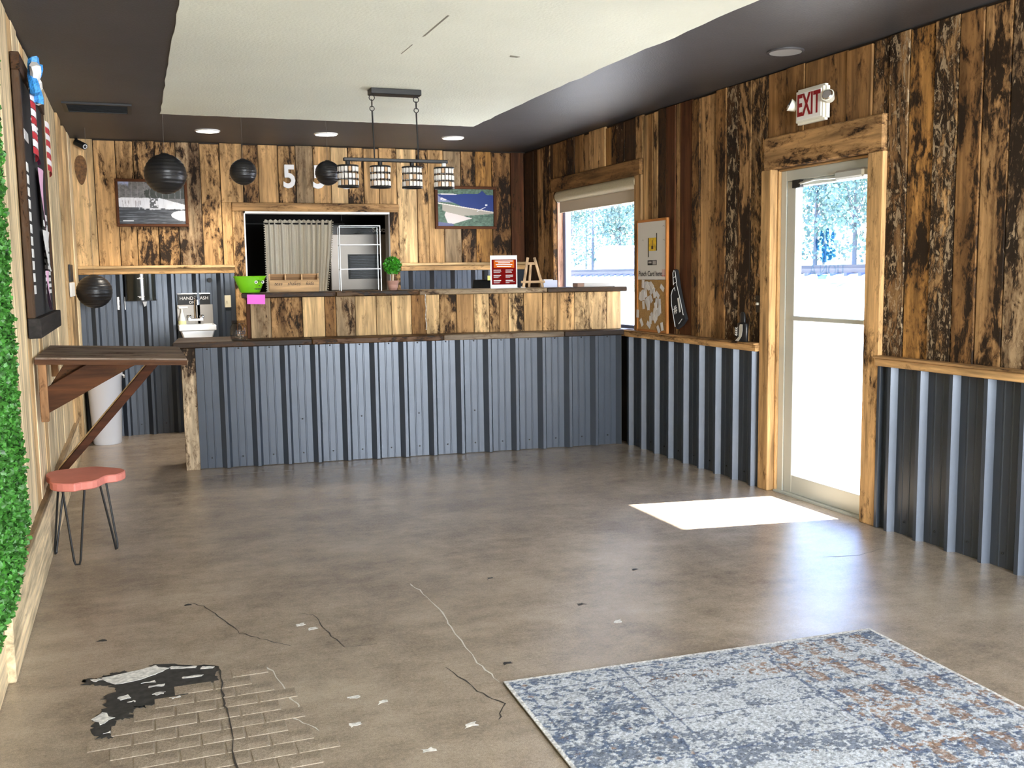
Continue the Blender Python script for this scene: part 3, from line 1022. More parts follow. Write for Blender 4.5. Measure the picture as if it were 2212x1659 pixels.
def leaves(name, mat, parent, pts, size, kind='stuff'):
    """a mass of small folded leaves, one object"""
    m = MB()
    for (p, n) in pts:
        p, n = Vector(p), Vector(n).normalized()
        a = n.cross(Vector((random.uniform(-1, 1), random.uniform(-1, 1), random.uniform(-1, 1)))).normalized()
        b = (n * random.uniform(.2, 1) + n.cross(a) * random.uniform(-1, 1)).normalized()
        s = size * random.uniform(.6, 1.3)
        q = a * s * .42
        m.add([p, p + b * s * .55 + q + n * s * .12, p + b * s, p + b * s * .55 - q + n * s * .12], [(0, 1, 2), (0, 2, 3)])
    o = m.build(name, mat, parent)
    o['kind'] = kind
    return o


def ball_pts(c, r, n, inner=.75):
    out = []
    for _ in range(n):
        d = Vector((random.gauss(0, 1), random.gauss(0, 1), random.gauss(0, 1))).normalized()
        out.append((Vector(c) + d * r * random.uniform(inner, 1.0), d))
    return out


x, y_ = bp_(1.20, .13)
tp = thing('topiary_plant', 'small round topiary ball in a pink clay pot on the bar', 'plant', (x, y_, BT))
MB().lathe([(.030, 0), (.034, .004), (.050, .075), (.053, .08), (.048, .08), (.040, .02)], n=24).build('pot', plain('pink_clay', (.46, .25, .19), .6), tp, smooth=True)
MB().lathe([(.046, .066), (.0, .072)], n=16).build('soil', plain('soil', (.03, .02, .012), .9), tp)
MB().tube([(0, 0, .06), (.003, 0, .11), (0, 0, .16)], .007).build('stem', plain('pale_stem', (.6, .5, .36), .6), tp)
leaves('foliage', plain('bright_box_leaf', (.055, .30, .02), .4, noise=.7, nscale=60), tp, ball_pts((0, 0, .205), .060, 900, .55), .026)
# red menu card in a stand
x, y_ = bp_(2.15, .10)
mc = thing('menu_card', 'upright white framed card printed dark red with orange header on the bar', 'sign', (x, y_, BT), BA)
MB().box(-.118, .118, 0, .004, 0, .28).build('card', PAPER, mc)
MB().box(-.105, .108, -.0012, 0, .032, .245).build('red_field', plain('dark_red_print', (.17, .003, .003), .9, spec=.1), mc)
MB().box(-.088, .092, -.0020, -.0012, .175, .240).build('orange_header', plain('orange_print', (.60, .13, .015), .9, spec=.1), mc)
tm = MB()
for z, a, b in [(.232, -.075, .08), (.217, -.05, .055), (.202, -.07, .075), (.186, -.06, .065)]:
    tm.box(a, b, -.0026, -.0020, z - .004, z + .004)
for cx in (-.09, .015):
    for z in (.152, .108, .064):
        tm.box(cx, cx + .065, -.0018, -.0012, z, z + .006)
        tm.box(cx, cx + random.uniform(.05, .08), -.0018, -.0012, z - .011, z - .008)
        tm.box(cx, cx + random.uniform(.03, .06), -.0018, -.0012, z - .019, z - .016)
tm.build('print_lines', PAPER, mc)
MB().box(-.12, .12, -.03, .03, -.0, .004).build('stand_foot', ACR_EDGE, mc)
MB().box(-.142, -.118, .006, .008, .07, .11).build('sticky_tab', plain('yellow_tab', (.85, .75, .20), .6), mc)
# small easel
ez = (.62, .42, .24, .05)
x, y_ = bp_(2.39, .08)
es_ = thing('table_easel', 'small empty wooden tabletop easel on the bar', 'easel', (x, y_, BT + .003), BA)


def bar_piece(name, parent, mat, a, b, w, t, col):
    a, b = Vector(a), Vector(b)
    d = (b - a).normalized()
    s = d.cross(Vector((0, 1, 0))).normalized() * (w / 2)
    n = d.cross(s).normalized() * (t / 2)
    vs = [a + s + n, a + s - n, a - s - n, a - s + n, b + s + n, b + s - n, b - s - n, b - s + n]
    return MB().add(vs, [(0, 1, 2, 3), (4, 7, 6, 5), (0, 4, 5, 1), (1, 5, 6, 2), (2, 6, 7, 3), (3, 7, 4, 0)]).build(name, mat, parent, bevel=.001, color=col)


bar_piece('leg', es_, W_Z, (-.085, -.05, 0), (-.028, .02, .256), .022, .012, ez)
bar_piece('leg', es_, W_Z, (.085, -.05, 0), (.030, .02, .256), .022, .012, ez)
bar_piece('rear_leg', es_, W_Z, (0, .10, 0), (0, .02, .21), .020, .012, ez)
bar_piece('crossbar', es_, W_X, (-.045, .012, .205), (.045, .012, .205), .022, .010, ez)
bar_piece('ledge', es_, W_X, (-.105, -.045, .048), (.105, -.045, .048), .020, .016, ez)
# white boxes
x, y_ = bp_(2.56, .17)
b1 = thing('card_carton', 'small pale blue carton beside the easel on the bar', 'carton', (x, y_, BT), BA)
lav = plain('pale_blue_card', (.62, .66, .82), .6)
MB().box(-.055, .068, -.06, .06, 0, .062).build('tray', lav, b1, bevel=.002)
MB().box(-.05, .03, -.05, .05, .062, .070).build('lid', PAPER, b1, bevel=.001)
x, y_ = bp_(2.98, .17)
b2 = thing('flat_carton', 'long flat white carton with brown end at the window end of the bar', 'carton', (x, y_, BT), BA)
MB().box(-.115, .165, -.08, .08, 0, .035).build('carton_body', plain('grey_white_card', (.60, .57, .52), .7), b2, bevel=.002)
MB().box(-.175, -.116, -.08, .08, 0, .035).build('carton_end', plain('brown_card', (.36, .22, .15), .7), b2, bevel=.002)
x, y_ = bp_(2.305, .05)
tag(MB().lathe([(.022, 0), (.020, .012), (.008, .016)], n=16).build('pen_puck', WHITE), 'tiny white puck between the menu card and the easel', 'puck').location = (x, y_, BT)
# bead chain with a pen
x, y_ = bp_(1.45, -.04)
bc = thing('bead_chain', 'thin white bead chain hanging down the bar front', 'chain', (x, y_, 1.03), BA)
m = MB()
for k in range(26):
    m.lathe([(.0015, -.004), (.0045, -.002), (.0045, .002), (.0015, .004)], (.003 * math.sin(k * .5), 0, .015 + k * .0112), 6)
m.build('beads', WHITE, bc, smooth=True)
MB().tube([(0, 0, .3), (0, .02, .318), (0, .036, .3245)], .0025, 5).build('hook', WHITE, bc)
# tips jar on the worktop
CJ = (0.32 + .44 * math.cos(CA) - .06 * math.sin(CA), 8.137 + .44 * math.sin(CA) + .06 * math.cos(CA), 1.004)
tj = thing('tips_jar', 'squat glass tips jar on the counter end', 'jar', CJ)
MB().lathe([(.050, 0), (.066, .012), (.070, .05), (.066, .105), (.052, .128), (.052, .133), (.049, .133), (.062, .105), (.066, .05), (.062, .015), (.046, .006)], n=28).build('jar_body', JAR, tj, smooth=True)
m = MB()
for zz in (.134, .143, .152):
    m.tube([(.053 * math.cos(a), .053 * math.sin(a), zz) for a in np.linspace(0, 2 * math.pi, 25)[:-1]], .004, 6, True)
m.build('jar_neck', JAR, tj, smooth=True)
MB().lathe([(.062, .004), (.060, .010), (.01, .012)], n=20).build('jar_base', plain('smoky_glass_base', (.05, .04, .035), .2), tj, smooth=True)
for k in range(3):
    o = MB().box(-.03, .03, -.015, .015, 0, .0015).build('banknote', plain('green_note', (.22, .24, .17), .8), tj)
    o.location = (.0 + k * .006, -.012 * k, .018 + k * .009)
    o.rotation_euler = (.5 * k, .3, .7 * k)
text('lettering', 'tips', .052, INK, tj, (CJ[0] + .006, CJ[1] - .071, CJ[2] + .068), **BX, depth=.0008, bold=.001)

# ------------------------------------------------------------------ back wall fittings
mahog = (.115, .040, .014, .05)


def picture(name, label, x0, x1, z0, z1, fn, fw=.026):
    t_ = thing(name, label, 'picture', ((x0 + x1) / 2, YB - .008, z0))
    X0, X1, H = x0 - (x0 + x1) / 2, x1 - (x0 + x1) / 2, z1 - z0
    for a in ((X0, X1, 0, fw), (X0, X1, H - fw, H)):
        board('frame_rail', t_, W_X, a[0], a[1], -.032, 0, a[2], a[3], mahog, .004)
    for a in ((X0, X0 + fw), (X1 - fw, X1)):
        board('frame_rail', t_, W_Z, a[0], a[1], -.032, 0, fw, H - fw, mahog, .004)
    painted_grid('print', PRINT, t_, (x0 + fw, YB - .020, z0 + fw), (1, 0, 0), (0, 0, 1), x1 - x0 - 2 * fw, z1 - z0 - 2 * fw, 150, 100, fn)
    return t_


def mixc(c, m_, col):
    m_ = np.clip(m_, 0, 1)[..., None]
    return c * (1 - m_) + np.array(col) * m_


def waterfall(u, v):
    n1, n2 = vnoise(u * 9, v * 7, 1, 5), vnoise(u * 26, v * 26, 2, 4)
    c = np.zeros(u.shape + (3,)) + np.array((.17, .165, .16))
    c *= (.45 + 1.3 * n2)[..., None]
    c = mixc(c, (v - .80) * 8 * (u < .16) + (n1 - .6) * 4 * (u < .2), (.42, .48, .70))
    c = mixc(c, ((u + .35 * n1 > .62) & (v > .6)) * .85, (.028, .035, .022))
    c = mixc(c, (np.abs(np.sin(u * 34 + n1 * 2)) > .975) * (v > .6) * .5, (.32, .30, .29))
    top = .62 + .03 * (n1 - .5) - .17 * np.clip((u - .62) * 2.4, 0, 1)
    bot = .42 - .03 * n1 - .05 * u
    c = mixc(c, (v < top) * 1.0, (.03, .033, .038))
    fall = (v < top) & (v > bot)
    c = mixc(c, fall * (.75 + .5 * vnoise(u * 40, v * 3, 5, 3)), (.86, .86, .88))
    c = mixc(c, fall * (u > .05) * (u < .33) * (vnoise(u * 60, v * 4, 8, 2) > .6) * (v < .56) * .7, (.33, .30, .31))
    c = mixc(c, fall * ((np.abs(u - .50) < .035) | (np.abs(u - .56) < .03)) * (n2 > .42) * .9, (.05, .05, .05))
    water = v < bot
    c = mixc(c, water * (vnoise(u * 6, v * 40, 11, 4) - .45) * 2.2, (.17, .18, .20))
    c = mixc(c, ((v > bot - .10 + .12 * u) & water & (n1 > .45) & (u > .3)) * .8, (.85, .85, .88))
    c = mixc(c, ((u - .98) ** 2 * 3 + (v - .20) ** 2 * 9 < .12 + .08 * (n1 - .5)) * 1.0, (.86, .86, .90))
    c = mixc(c, ((u > .05) & (u < .21) & (v > .065) & (v < .09)) * 1.0, (.85, .85, .85))
    return c


def damview(u, v):
    n1, n2 = vnoise(u * 8, v * 8, 21, 5), vnoise(u * 34, v * 30, 22, 4)
    c = np.zeros(u.shape + (3,)) + np.array((.10, .16, .115))
    c *= (.25 + 1.6 * n2)[..., None]
    shore = .86 + .10 * np.exp(-((u - .80) / .05) ** 2) - .02 * np.sin(u * 8)
    low = .62 - .24 * u
    lake = (v < shore) & (v > low) & (u > (.30 - (v - .62) * 1.5))
    left = (v < .86 + .02 * np.sin(u * 9)) & (v > .66 - .1 * u) & (u < .75)
    c = mixc(c, left * 1.0, (.24, .27, .42))
    c = mixc(c, (left & (n1 < .47)) * 1.0, (.74, .70, .68))
    c = mixc(c, (left & (v > .80 + .012 * np.sin(u * 9))) * 1.0, (.80, .78, .74))
    c = mixc(c, lake * 1.0, (.028, .052, .20))
    c = mixc(c, (np.abs(v - low) < .014) * (u > .0) * 1.0, (.80, .75, .66))
    wall = (v < low - .012) & (v > low - .05 - .22 * np.clip(1 - np.abs(u - .35) * 1.6, 0, 1)) & (u > .08)
    c = mixc(c, wall * 1.0, (.42, .38, .31))
    beach = (v < .42 - .35 * u + .03 * n1) & (v > .05 + .45 * (u - .25)) & (u > .12 + .25 * np.abs(v - .30)) & (u < .62)
    c = mixc(c, beach * 1.0, (.72, .64, .60))
    c = mixc(c, (np.abs(v - (.40 + (u - .70) * .75)) < .010) * (u > .70) * (u < .86) * 1.0, (.75, .74, .74))
    c = mixc(c, ((np.abs(u - .87) < .022) & (np.abs(v - .575) < .016)) * 1.0, (.85, .85, .85))
    c = mixc(c, ((v < .12 + .0 * u) & (u < .28) & (v < .10 - .2 * (u - .1))) * 1.0, (.14, .15, .26))
    return c


picture('framed_photograph', 'mahogany framed photograph of a white waterfall over dark water', -.111, .530, 1.985, 2.428, waterfall)
picture('framed_photograph', 'mahogany framed aerial photograph of a dam and blue lake', 2.985, 3.663, 1.970, 2.415, damview, .030)
NUMW = plain('bright_white_paint', (.93, .93, .92), .6)
for k, (x0_, lab) in enumerate([(1.420, 'white wooden numeral five nearest the left lantern on the back wall'), (1.712, 'white wooden numeral five half hidden behind a small black lantern'), (2.000, 'white wooden numeral mostly hidden behind the lamp shades')]):
    t_ = text('numeral', '5', .305, NUMW, None, (x0_ + .078, YB - .020, 2.468), **BX, depth=.011, bold=.009, xs=.86)
    tag(t_, lab, 'numeral', 'white wall numerals')
# bullet camera
cm = thing('security_camera', 'black bullet security camera in the ceiling corner', 'camera', (-.40, YB - .02, 2.70))
MB().tube([(-.02, .0, .085), (-.015, -.05, .05), (.01, -.09, .03)], .013).build('bracket', BLACK, cm)
d = Vector((.55, -.75, -.35)).normalized()
c0 = Vector((.0, -.085, .03))
MB().tube([c0 - d * .03, c0 + d * .10, c0 + d * .105], [.030, .030, .026], 16).build('housing', BLACKG, cm, smooth=True)
MB().tube([c0 + d * .1052, c0 + d * .108], [.021, .021], 16).build('lens_ring', plain('pale_ring', (.6, .6, .6), .4), cm)
MB().tube([c0 + d * .108, c0 + d * .110], [.012, .012], 12).build('lens', BLACKG, cm)
# towel dispenser
td = thing('towel_dispenser', 'black curved paper towel dispenser below the wall ledge', 'dispenser', (.065, YB - .008, 1.290))
pr = [(-.135, 0), (-.135, -.10)] + [(.135 * math.sin(a), -.10 - .11 * math.cos(a)) for a in np.linspace(-1.25, 1.25, 14)] + [(.135, -.10), (.135, 0)]
MB().prism(pr[::-1], (0, 0, .006), (1, 0, 0), (0, 1, 0), .245).build('cover', plain('black_smoked_cover', (.018, .020, .017), .16), td, smooth=True)
MB().prism([(p[0] * 1.02, p[1] * 1.0) for p in pr[::-1]], (0, 0, .0), (1, 0, 0), (0, 1, 0), .008).build('base', BLACK, td)
MB().prism([(-.02, 0), (.02, .0), (.012, -.04), (-.006, -.05)], (.03, -.155, -.005), (1, 0, 0), (0, 0, 1), .002).build('towel_end', PAPER, td)
MB().box(-.028, .028, -.2125, -.2105, .205, .213).box(-.010, .010, -.2125, -.2105, .213, .221).box(-.03, .03, -.2125, -.2105, .040, .046).box(-.018, .018, -.2125, -.2105, .030, .037).build('mark', plain('grey_print', (.6, .6, .6), .5), td)
# outlet, switch
ol = thing('wall_outlet', 'steel socket plate beside the towel dispenser', 'outlet', (-.112, YB + .010, 1.205))
MB().box(-.038, .038, -.012, 0, 0, .125).build('plate', STEEL, ol, bevel=.003)
for z in (.035, .088):
    s_ = MB().lathe([(.018, -.016), (.018, -.010)], (0, 0, z), 14, axis='y').build('socket', WHITE, ol)
    MB().box(-.007, -.004, -.0175, -.0158, z - .006, z + .006).box(.004, .007, -.0175, -.0158, z - .006, z + .006).build('slot', INK, s_)
sw = thing('wall_plate', 'cream blank switch plate right of the hand sink', 'switch plate', (.855, YB + .010, 1.205))
MB().box(-.036, .036, -.010, 0, 0, .118).build('plate', plain('cream_plastic', (.72, .66, .48), .5), sw, bevel=.003)
MB().box(-.004, .004, -.018, -.009, .052, .066).build('toggle', plain('cream_plastic_2', (.5, .46, .34), .5), sw)
# small round cap
tag(MB().lathe([(.022, -.02), (.022, .03), (.016, -.02)][:2], (0, 0, 0), 18, axis='y').build('hole_cap', BLACK), 'small round black cap on the steel wall above the switch plate', 'cap').location = (.70, YB - .012, 1.474)
# hand sink with sign, taps, soap
sk = thing('hand_sink', 'wall hung stainless hand sink with splash plate', 'sink', (.55, YB - .008, .90))
MB().box(-.165, .165, -.010, 0, .13, .340).build('splash_plate', plain('dull_splash_steel', (.26, .235, .205), .35, .3), sk, bevel=.002)
m = MB()
m.box(-.168, .168, -.33, -.318, .105, .155).box(-.168, -.156, -.318, 0, .105, .155).box(.156, .168, -.318, 0, .105, .155).box(-.156, .156, -.02, 0, .105, .155)
m.build('basin_rim', plain('white_lit_steel', (.78, .78, .77), .3, .3), sk, bevel=.004)  # basin steel coloured white for the bright light falling on it
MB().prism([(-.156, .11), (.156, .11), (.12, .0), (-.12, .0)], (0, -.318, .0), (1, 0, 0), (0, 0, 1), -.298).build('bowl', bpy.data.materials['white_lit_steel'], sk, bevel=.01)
MB().box(-.075, .075, -.055, -.010, .185, .212).build('tap_body', CHROME, sk, bevel=.008)
for xx in (-.058, .058):
    MB().lathe([(.022, 0), (.024, .015), (.016, .032)], (xx, -.035, .212), 14).build('tap_handle', CHROME, sk, smooth=True)
MB().tube([(0, -.035, .21), (0, -.035, .36), (.004, -.05, .40), (.01, -.10, .41), (.014, -.15, .385), (.015, -.155, .34)], .010).build('spout', CHROME, sk, smooth=True)
sg = thing('sink_sign', 'small black sign reading hand wash only behind the tap', 'sign', (.545, YB - .010, 1.2405))
MB().box(-.15, .15, -.006, 0, 0, .105).build('panel', BLACK, sg)
text('lettering', 'HAND WASH', .044, PAPER, sg, (.545, YB - .017, 1.302), **BX, depth=.0006)
text('lettering', 'ONLY', .036, PAPER, sg, (.545, YB - .017, 1.262), **BX, depth=.0006)
MB().tube([(-.15, -.004, .106), (.15, -.004, .106)], .004, 6).build('clip_rail', CHROME, sg)
sp_ = thing('soap_bottle', 'white pump soap bottle standing on the left of the hand sink', 'bottle', (.425, YB - .075, 1.055))
MB().lathe([(.032, 0), (.034, .01), (.030, .05), (.020, .09), (.010, .12), (.010, .15)], n=16).build('body', plain('milky_plastic', (.75, .76, .74), .3), sp_, smooth=True)
MB().box(-.030, .055, -.012, .012, .150, .172).build('pump_head', WHITE, sp_, bevel=.004)
MB().lathe([(.036, .001), (.036, .035)], n=16).build('label_band', plain('yellow_label', (.80, .78, .40), .5), sp_)
# white bin and a black box beside it
wb_ = thing('waste_bin', 'tall white plastic bin by the steel back wall', 'bin', (-.29, 9.80, 0))
MB().lathe([(.115, 0), (.122, .01), (.150, .62), (.158, .63), (.158, .655), (.146, .655), (.112, .03)], n=28).build('body', plain('white_plastic', (.74, .76, .80), .35), wb_, smooth=True)
MB().tube([(.15, 0, .63), (.168, -.02, .62), (.168, .02, .60)], .008).build('handle_lug', WHITE, wb_)
kb = thing('black_box', 'slim black box in the corner left of the white bin', 'bin', (-.42, 10.05, 0))
MB().prism([(-.040, 0), (.05, 0), (.06, .55), (-.042, .55)], (0, .09, 0), (1, 0, 0), (0, 0, 1), .18).build('body', BLACK, kb, bevel=.01)
MB().box(-.043, .064, -.095, .095, .55, .57).build('lid', BLACK, kb, bevel=.004)
# card printer, till and bottles behind the bar on the right
tl = thing('cash_register', 'black cash register standing in the shade behind the bar', 'register', (3.02, 8.95, 1.06))
MB().box(-.20, .20, -.2, .2, 0, .10).build('drawer', BLACK, tl, bevel=.006)
MB().box(-.14, .16, -.12, .16, .10, .30).build('body', BLACK, tl, bevel=.01)
MB().prism([(-.12, 0), (.12, 0), (.12, .2), (-.12, .2)], (.02, -.13, .20), (1, 0, 0), (0, -.35, .93), .02).build('screen', BLACKG, tl, bevel=.004)
MB().box(.04, .09, -.10, -.05, .36, .47).build('display_post', BLACK, tl, bevel=.004)
bcab = thing('back_cabinet', 'black cabinet under the till behind the bar', 'cabinet', (3.1, 9.0, 0))
MB().box(-.62, .62, -.33, .33, .08, 1.02).build('body', BLACK, bcab)
MB().box(-.64, .64, -.35, .35, 1.02, 1.06).build('worktop', STEEL, bcab, bevel=.004)
MB().box(-.58, .58, -.28, .33, 0, .08).build('kick', BLACK, bcab)
for xx in (-.31, .31):
    d_ = MB().box(xx - .295, xx + .295, .33, .348, .10, 1.0).build('door', BLACK, bcab, bevel=.003)
    MB().box(xx - .05, xx + .05, .348, .362, .88, .895).build('handle', STEEL, d_)

# ------------------------------------------------------------------ kitchen beyond the opening
im = thing('ice_machine', 'stainless ice machine with black louvred grille seen through the opening', 'ice machine', (2.455, 11.55, 0))
cream_st = plain('warm_steel_panel', (.52, .46, .40), .42, .35, noise=.05, nscale=4)
MB().box(-.385, .395, -.33, .33, .10, 1.20).build('storage_bin', plain('dark_blue_bin', (.05, .075, .12), .4), im, bevel=.01)
MB().box(-.385, .395, -.34, .33, 1.205, 1.33).build('bin_lid', plain('blue_grey_lid', (.11, .16, .25), .3), im, bevel=.01)
MB().box(-.385, .395, -.35, .33, 1.335, 1.96).build('head_unit', cream_st, im, bevel=.008)
arc = [(-.385, 1.96), (-.385, 2.06), (.395, 2.06), (.395, 1.96)] + [(.17 - .30 * k / 8, 1.958 + .030 * math.sin(math.pi * k / 8)) for k in range(9)]
MB().prism([(p[0], p[1]) for p in arc], (0, -.36, 0), (1, 0, 0), (0, 0, 1), -.69).build('top_band', BLACKG, im)
MB().box(.36, .40, -.356, -.30, 1.34, 1.96).build('edge_strip', WHITE, im)
g_ = MB().box(-.19, .185, -.362, -.350, 1.46, 1.735).build('grille', BLACK, im)
for k in range(14):
    MB().box(-.165, .165, -.372, -.360, 1.478 + k * .0178, 1.484 + k * .0178).build('louvre', plain('dark_louvre', (.03, .04, .055), .3) if k == 0 else bpy.data.materials['dark_louvre'], g_)
MB().box(-.18, -.02, -.357, -.351, 1.838, 1.842).build('panel_slot', INK, im)
text('lettering', 'Scotsman', .075, PAPER, im, (2.455 + .24, 11.55 - .3625, 2.005), **BX, depth=.001, bold=.001)
for xx in (-.33, .33):
    for yy_ in (-.26, .26):
        MB().lathe([(.03, 0), (.025, .10)], (xx, yy_, 0), 10).build('foot', STEEL, im)
# curtain with pompom edge on a rod
cu_ = thing('cafe_curtain', 'unbleached linen curtain with pompom edge hung inside the kitchen', 'curtain', (1.70, 11.0, 1.2))
linen = plain('linen', (.76, .68, .54), .9, noise=.06, nscale=120)
m = MB()
nx, nz_ = 110, 16
vs, fs = [], []
for j in range(nz_ + 1):
    tz = j / nz_
    for i in range(nx + 1):
        s_ = i / nx
        x_ = -.355 + .72 * s_ - (.10 * (1 - tz) ** 1.4) * s_ ** 3
        y_ = .018 * math.sin(s_ * 62 + 2 * math.sin(s_ * 9)) * (.6 + .6 * s_) + .006 * math.sin(s_ * 171)
        vs.append((x_, y_, .0 + .90 * tz + .006 * math.sin(s_ * 90) * (tz > .99)))
for j in range(nz_):
    for i in range(nx):
        fs.append((j * (nx + 1) + i, j * (nx + 1) + i + 1, (j + 1) * (nx + 1) + i + 1, (j + 1) * (nx + 1) + i))
m.add(vs, fs).build('cloth', linen, cu_, smooth=True)
MB().tube([(-.62, .0, .862), (.50, 0, .862)], .009).build('rod', BLACK, cu_)
for xx in (-.60, .48):
    MB().tube([(xx, 0, .862), (xx, .06, .90), (xx, .06, 1.588)], .006, 6).build('rod_hanger', BLACK, cu_)
m = MB()
for k in range(36):
    m.lathe([(.003, -.007), (.008, 0), (.003, .007)], (-.363, -.006, .012 + k * .0248), 6)
m.build('pompom_trim', linen, cu_, smooth=True)
m = MB()
for k in range(36):
    tz = k / 36
    m.lathe([(.003, -.007), (.008, 0), (.003, .007)], (.372 - .10 * (1 - tz) ** 1.4, -.006, .012 + k * .0248), 6)
m.build('pompom_trim', linen, cu_, smooth=True)

# ------------------------------------------------------------------ hanging things
def lantern(label, x, y, z, r, group='black paper lanterns'):
    t_ = thing('paper_lantern', label, 'lantern', (x, y, z), 0, group)
    pr = []
    n = 66
    for i in range(n + 1):
        a = -math.pi / 2 + math.pi * i / n
        rr = r * (1 - .022 * abs(math.sin(i * math.pi / 4.4)))
        pr.append((max(rr * math.cos(a), .004), rr * .97 * math.sin(a)))
    MB().lathe(pr, n=40).build('shade', BLACKP, t_, smooth=True)
    MB().tube([(r * .16 * math.cos(a), r * .16 * math.sin(a), r * .965) for a in np.linspace(0, 2 * math.pi, 17)[:-1]], .003, 5, True).build('wire_ring', BLACK, t_)
    MB().tube([(0, 0, r * .96), (0, 0, ZC - z)], .0011, 5).build('string', plain('grey_thread', (.16, .15, .14), .8), t_)
    return t_


lantern('largest black paper lantern, hanging before the waterfall picture', .285, 8.50, 2.319, .163)
lantern('small black paper lantern hanging left of the white numerals', .885, 8.50, 2.347, .108)
lantern('small black paper lantern hanging in front of a white numeral', 1.573, 8.50, 2.354, .106)
lantern('black paper lantern hanging low below the wall ledge beside the dispenser', -.318, 9.48, 1.392, .150)

CY = 6.98
ch = thing('island_chandelier', 'black bar chandelier with four crystal tile drum shades', 'chandelier', (1.778, CY, 2.10))
lx = lambda v: v - 1.778
lz = lambda v: v - 2.10
MB().box(lx(1.597), lx(1.957), -.055, .055, lz(2.742), lz(ZC - .0062)).build('canopy', BLACK, ch, bevel=.004)
MB().box(lx(1.402), lx(2.152), -.014, .014, lz(2.286), lz(2.310)).build('crossbar', BLACK, ch, bevel=.004)
for rx_ in (1.614, 1.930):
    for k, zz in enumerate((2.722, 2.684, 2.648)):
        rr = (.019, .015, .016)[k]
        ps = []
        for a in np.linspace(0, 2 * math.pi, 17)[:-1]:
            if k == 1:
                ps.append((lx(rx_), .008 * math.cos(a), lz(zz) + .026 * math.sin(a)))
            else:
                ps.append((lx(rx_) + rr * math.cos(a), 0, lz(zz) + rr * math.sin(a)))
        MB().tube(ps, .003, 6, True).build('chain_link', BLACK, ch, smooth=True)
    MB().tube([(lx(rx_), 0, lz(2.634)), (lx(rx_ + .008), 0, lz(2.309))], .0055, 8).build('hanging_rod', BLACK, ch)
crystal = plain('crystal_tile', (.90, .87, .82), .10, trans=.25)
crystal2 = plain('amber_crystal_tile', (.62, .42, .26), .10, trans=.25)
SR = .068
cme = MB().box(-.0105, .0105, -.005, .005, -.0165, .0165).build('crystal', crystal, bevel=.003).data
bpy.data.objects.remove(bpy.data.objects['crystal'], do_unlink=True)
cme2 = cme.copy()
cme2.materials.clear()
cme2.materials.append(crystal2)
for sx_ in (1.432, 1.660, 1.889, 2.124):
    m = MB()
    for zz in (2.252, 2.112):
        m.tube([(lx(sx_) + SR * math.cos(a), SR * math.sin(a), lz(zz)) for a in np.linspace(0, 2 * math.pi, 29)[:-1]], .0065, 6, True)
    for zz in (2.206, 2.159):
        m.tube([(lx(sx_) + SR * math.cos(a), SR * math.sin(a), lz(zz)) for a in np.linspace(0, 2 * math.pi, 29)[:-1]], .0022, 5, True)
    for j in range(16):
        a = 2 * math.pi * (j + .5) / 16
        m.tube([(lx(sx_) + SR * math.cos(a), SR * math.sin(a), lz(2.112)), (lx(sx_) + SR * math.cos(a), SR * math.sin(a), lz(2.252))], .0022, 4)
    sh = m.build('shade', BLACK, ch)
    for r_, zz in enumerate((2.230, 2.183, 2.136)):
        for j in range(16):
            a = 2 * math.pi * j / 16
            share(cme if random.random() > .22 else cme2, 'crystal', sh, (lx(sx_) + SR * math.cos(a), SR * math.sin(a), lz(zz)), (0, 0, a + math.pi / 2))
    MB().tube([(lx(sx_), 0, lz(2.286)), (lx(sx_), 0, lz(2.25))], .016, 12).build('socket', BLACK if sx_ < 2.1 else WHITE, ch)
    MB().lathe([(.004, 0), (SR, .002), (SR, .006)], (lx(sx_), 0, lz(2.25)), 24).build('shade_cap', BLACK, sh)

# recessed downlights: the place's own lamps
unlit = plain('unlit_diffuser', (.30, .30, .30), .5)
glow = plain('downlight_diffuser', (.9, .88, .85), .5, emit=(1, .96, .9), estr=3.0)


def downlight(label, x, y, power):
    t_ = thing('ceiling_downlight', label, 'light', (x, y, ZC - .012), 0, 'recessed downlights')
    MB().lathe([(.108, .012), (.108, .004), (.098, 0), (.096, .008)], n=32).build('trim_ring', WHITE if power else CEIL_D, t_, smooth=True)
    MB().lathe([(.095, .006), (.095, .001)], n=32).build('diffuser', glow if power else unlit, t_)
    if not power:
        return t_
    d = bpy.data.lights.new('downlight_lamp', 'SPOT')
    d.energy = power
    d.spot_size = 2.1
    d.spot_blend = .5
    d.shadow_soft_size = .08
    d.color = (1, .90, .76)
    o = bpy.data.objects.new('downlight_lamp', d)
    COL.objects.link(o)
    o.parent = t_
    o.location = (0, 0, -.02)
    return t_


downlight('round recessed ceiling light above the hand sink', .685, 9.368, 80)
downlight('round recessed ceiling light above the kitchen opening', 1.718, 9.309, 30)
downlight('round recessed ceiling light before the dam picture', 2.912, 9.256, 16)
downlight('round recessed ceiling light near the exit sign', 3.695, 5.141, 0)

vt = thing('ceiling_vent', 'black louvred air vent in the dark ceiling strip', 'vent', (-.18, 8.33, ZC - .014))
m = MB()
m.box(-.24, .24, -.21, -.18, 0, .014).box(-.24, .24, .18, .21, 0, .014).box(-.24, -.21, -.18, .18, 0, .014).box(.21, .24, -.18, .18, 0, .014)
m.build('frame', BLACK, vt)
for k in range(9):
    MB().prism([(-.014, 0), (.014, .010), (.014, .012), (-.014, .002)], (-.21, -.16 + k * .04, 0), (0, 1, 0), (0, 0, 1), .42).build('louvre', BLACK, vt)

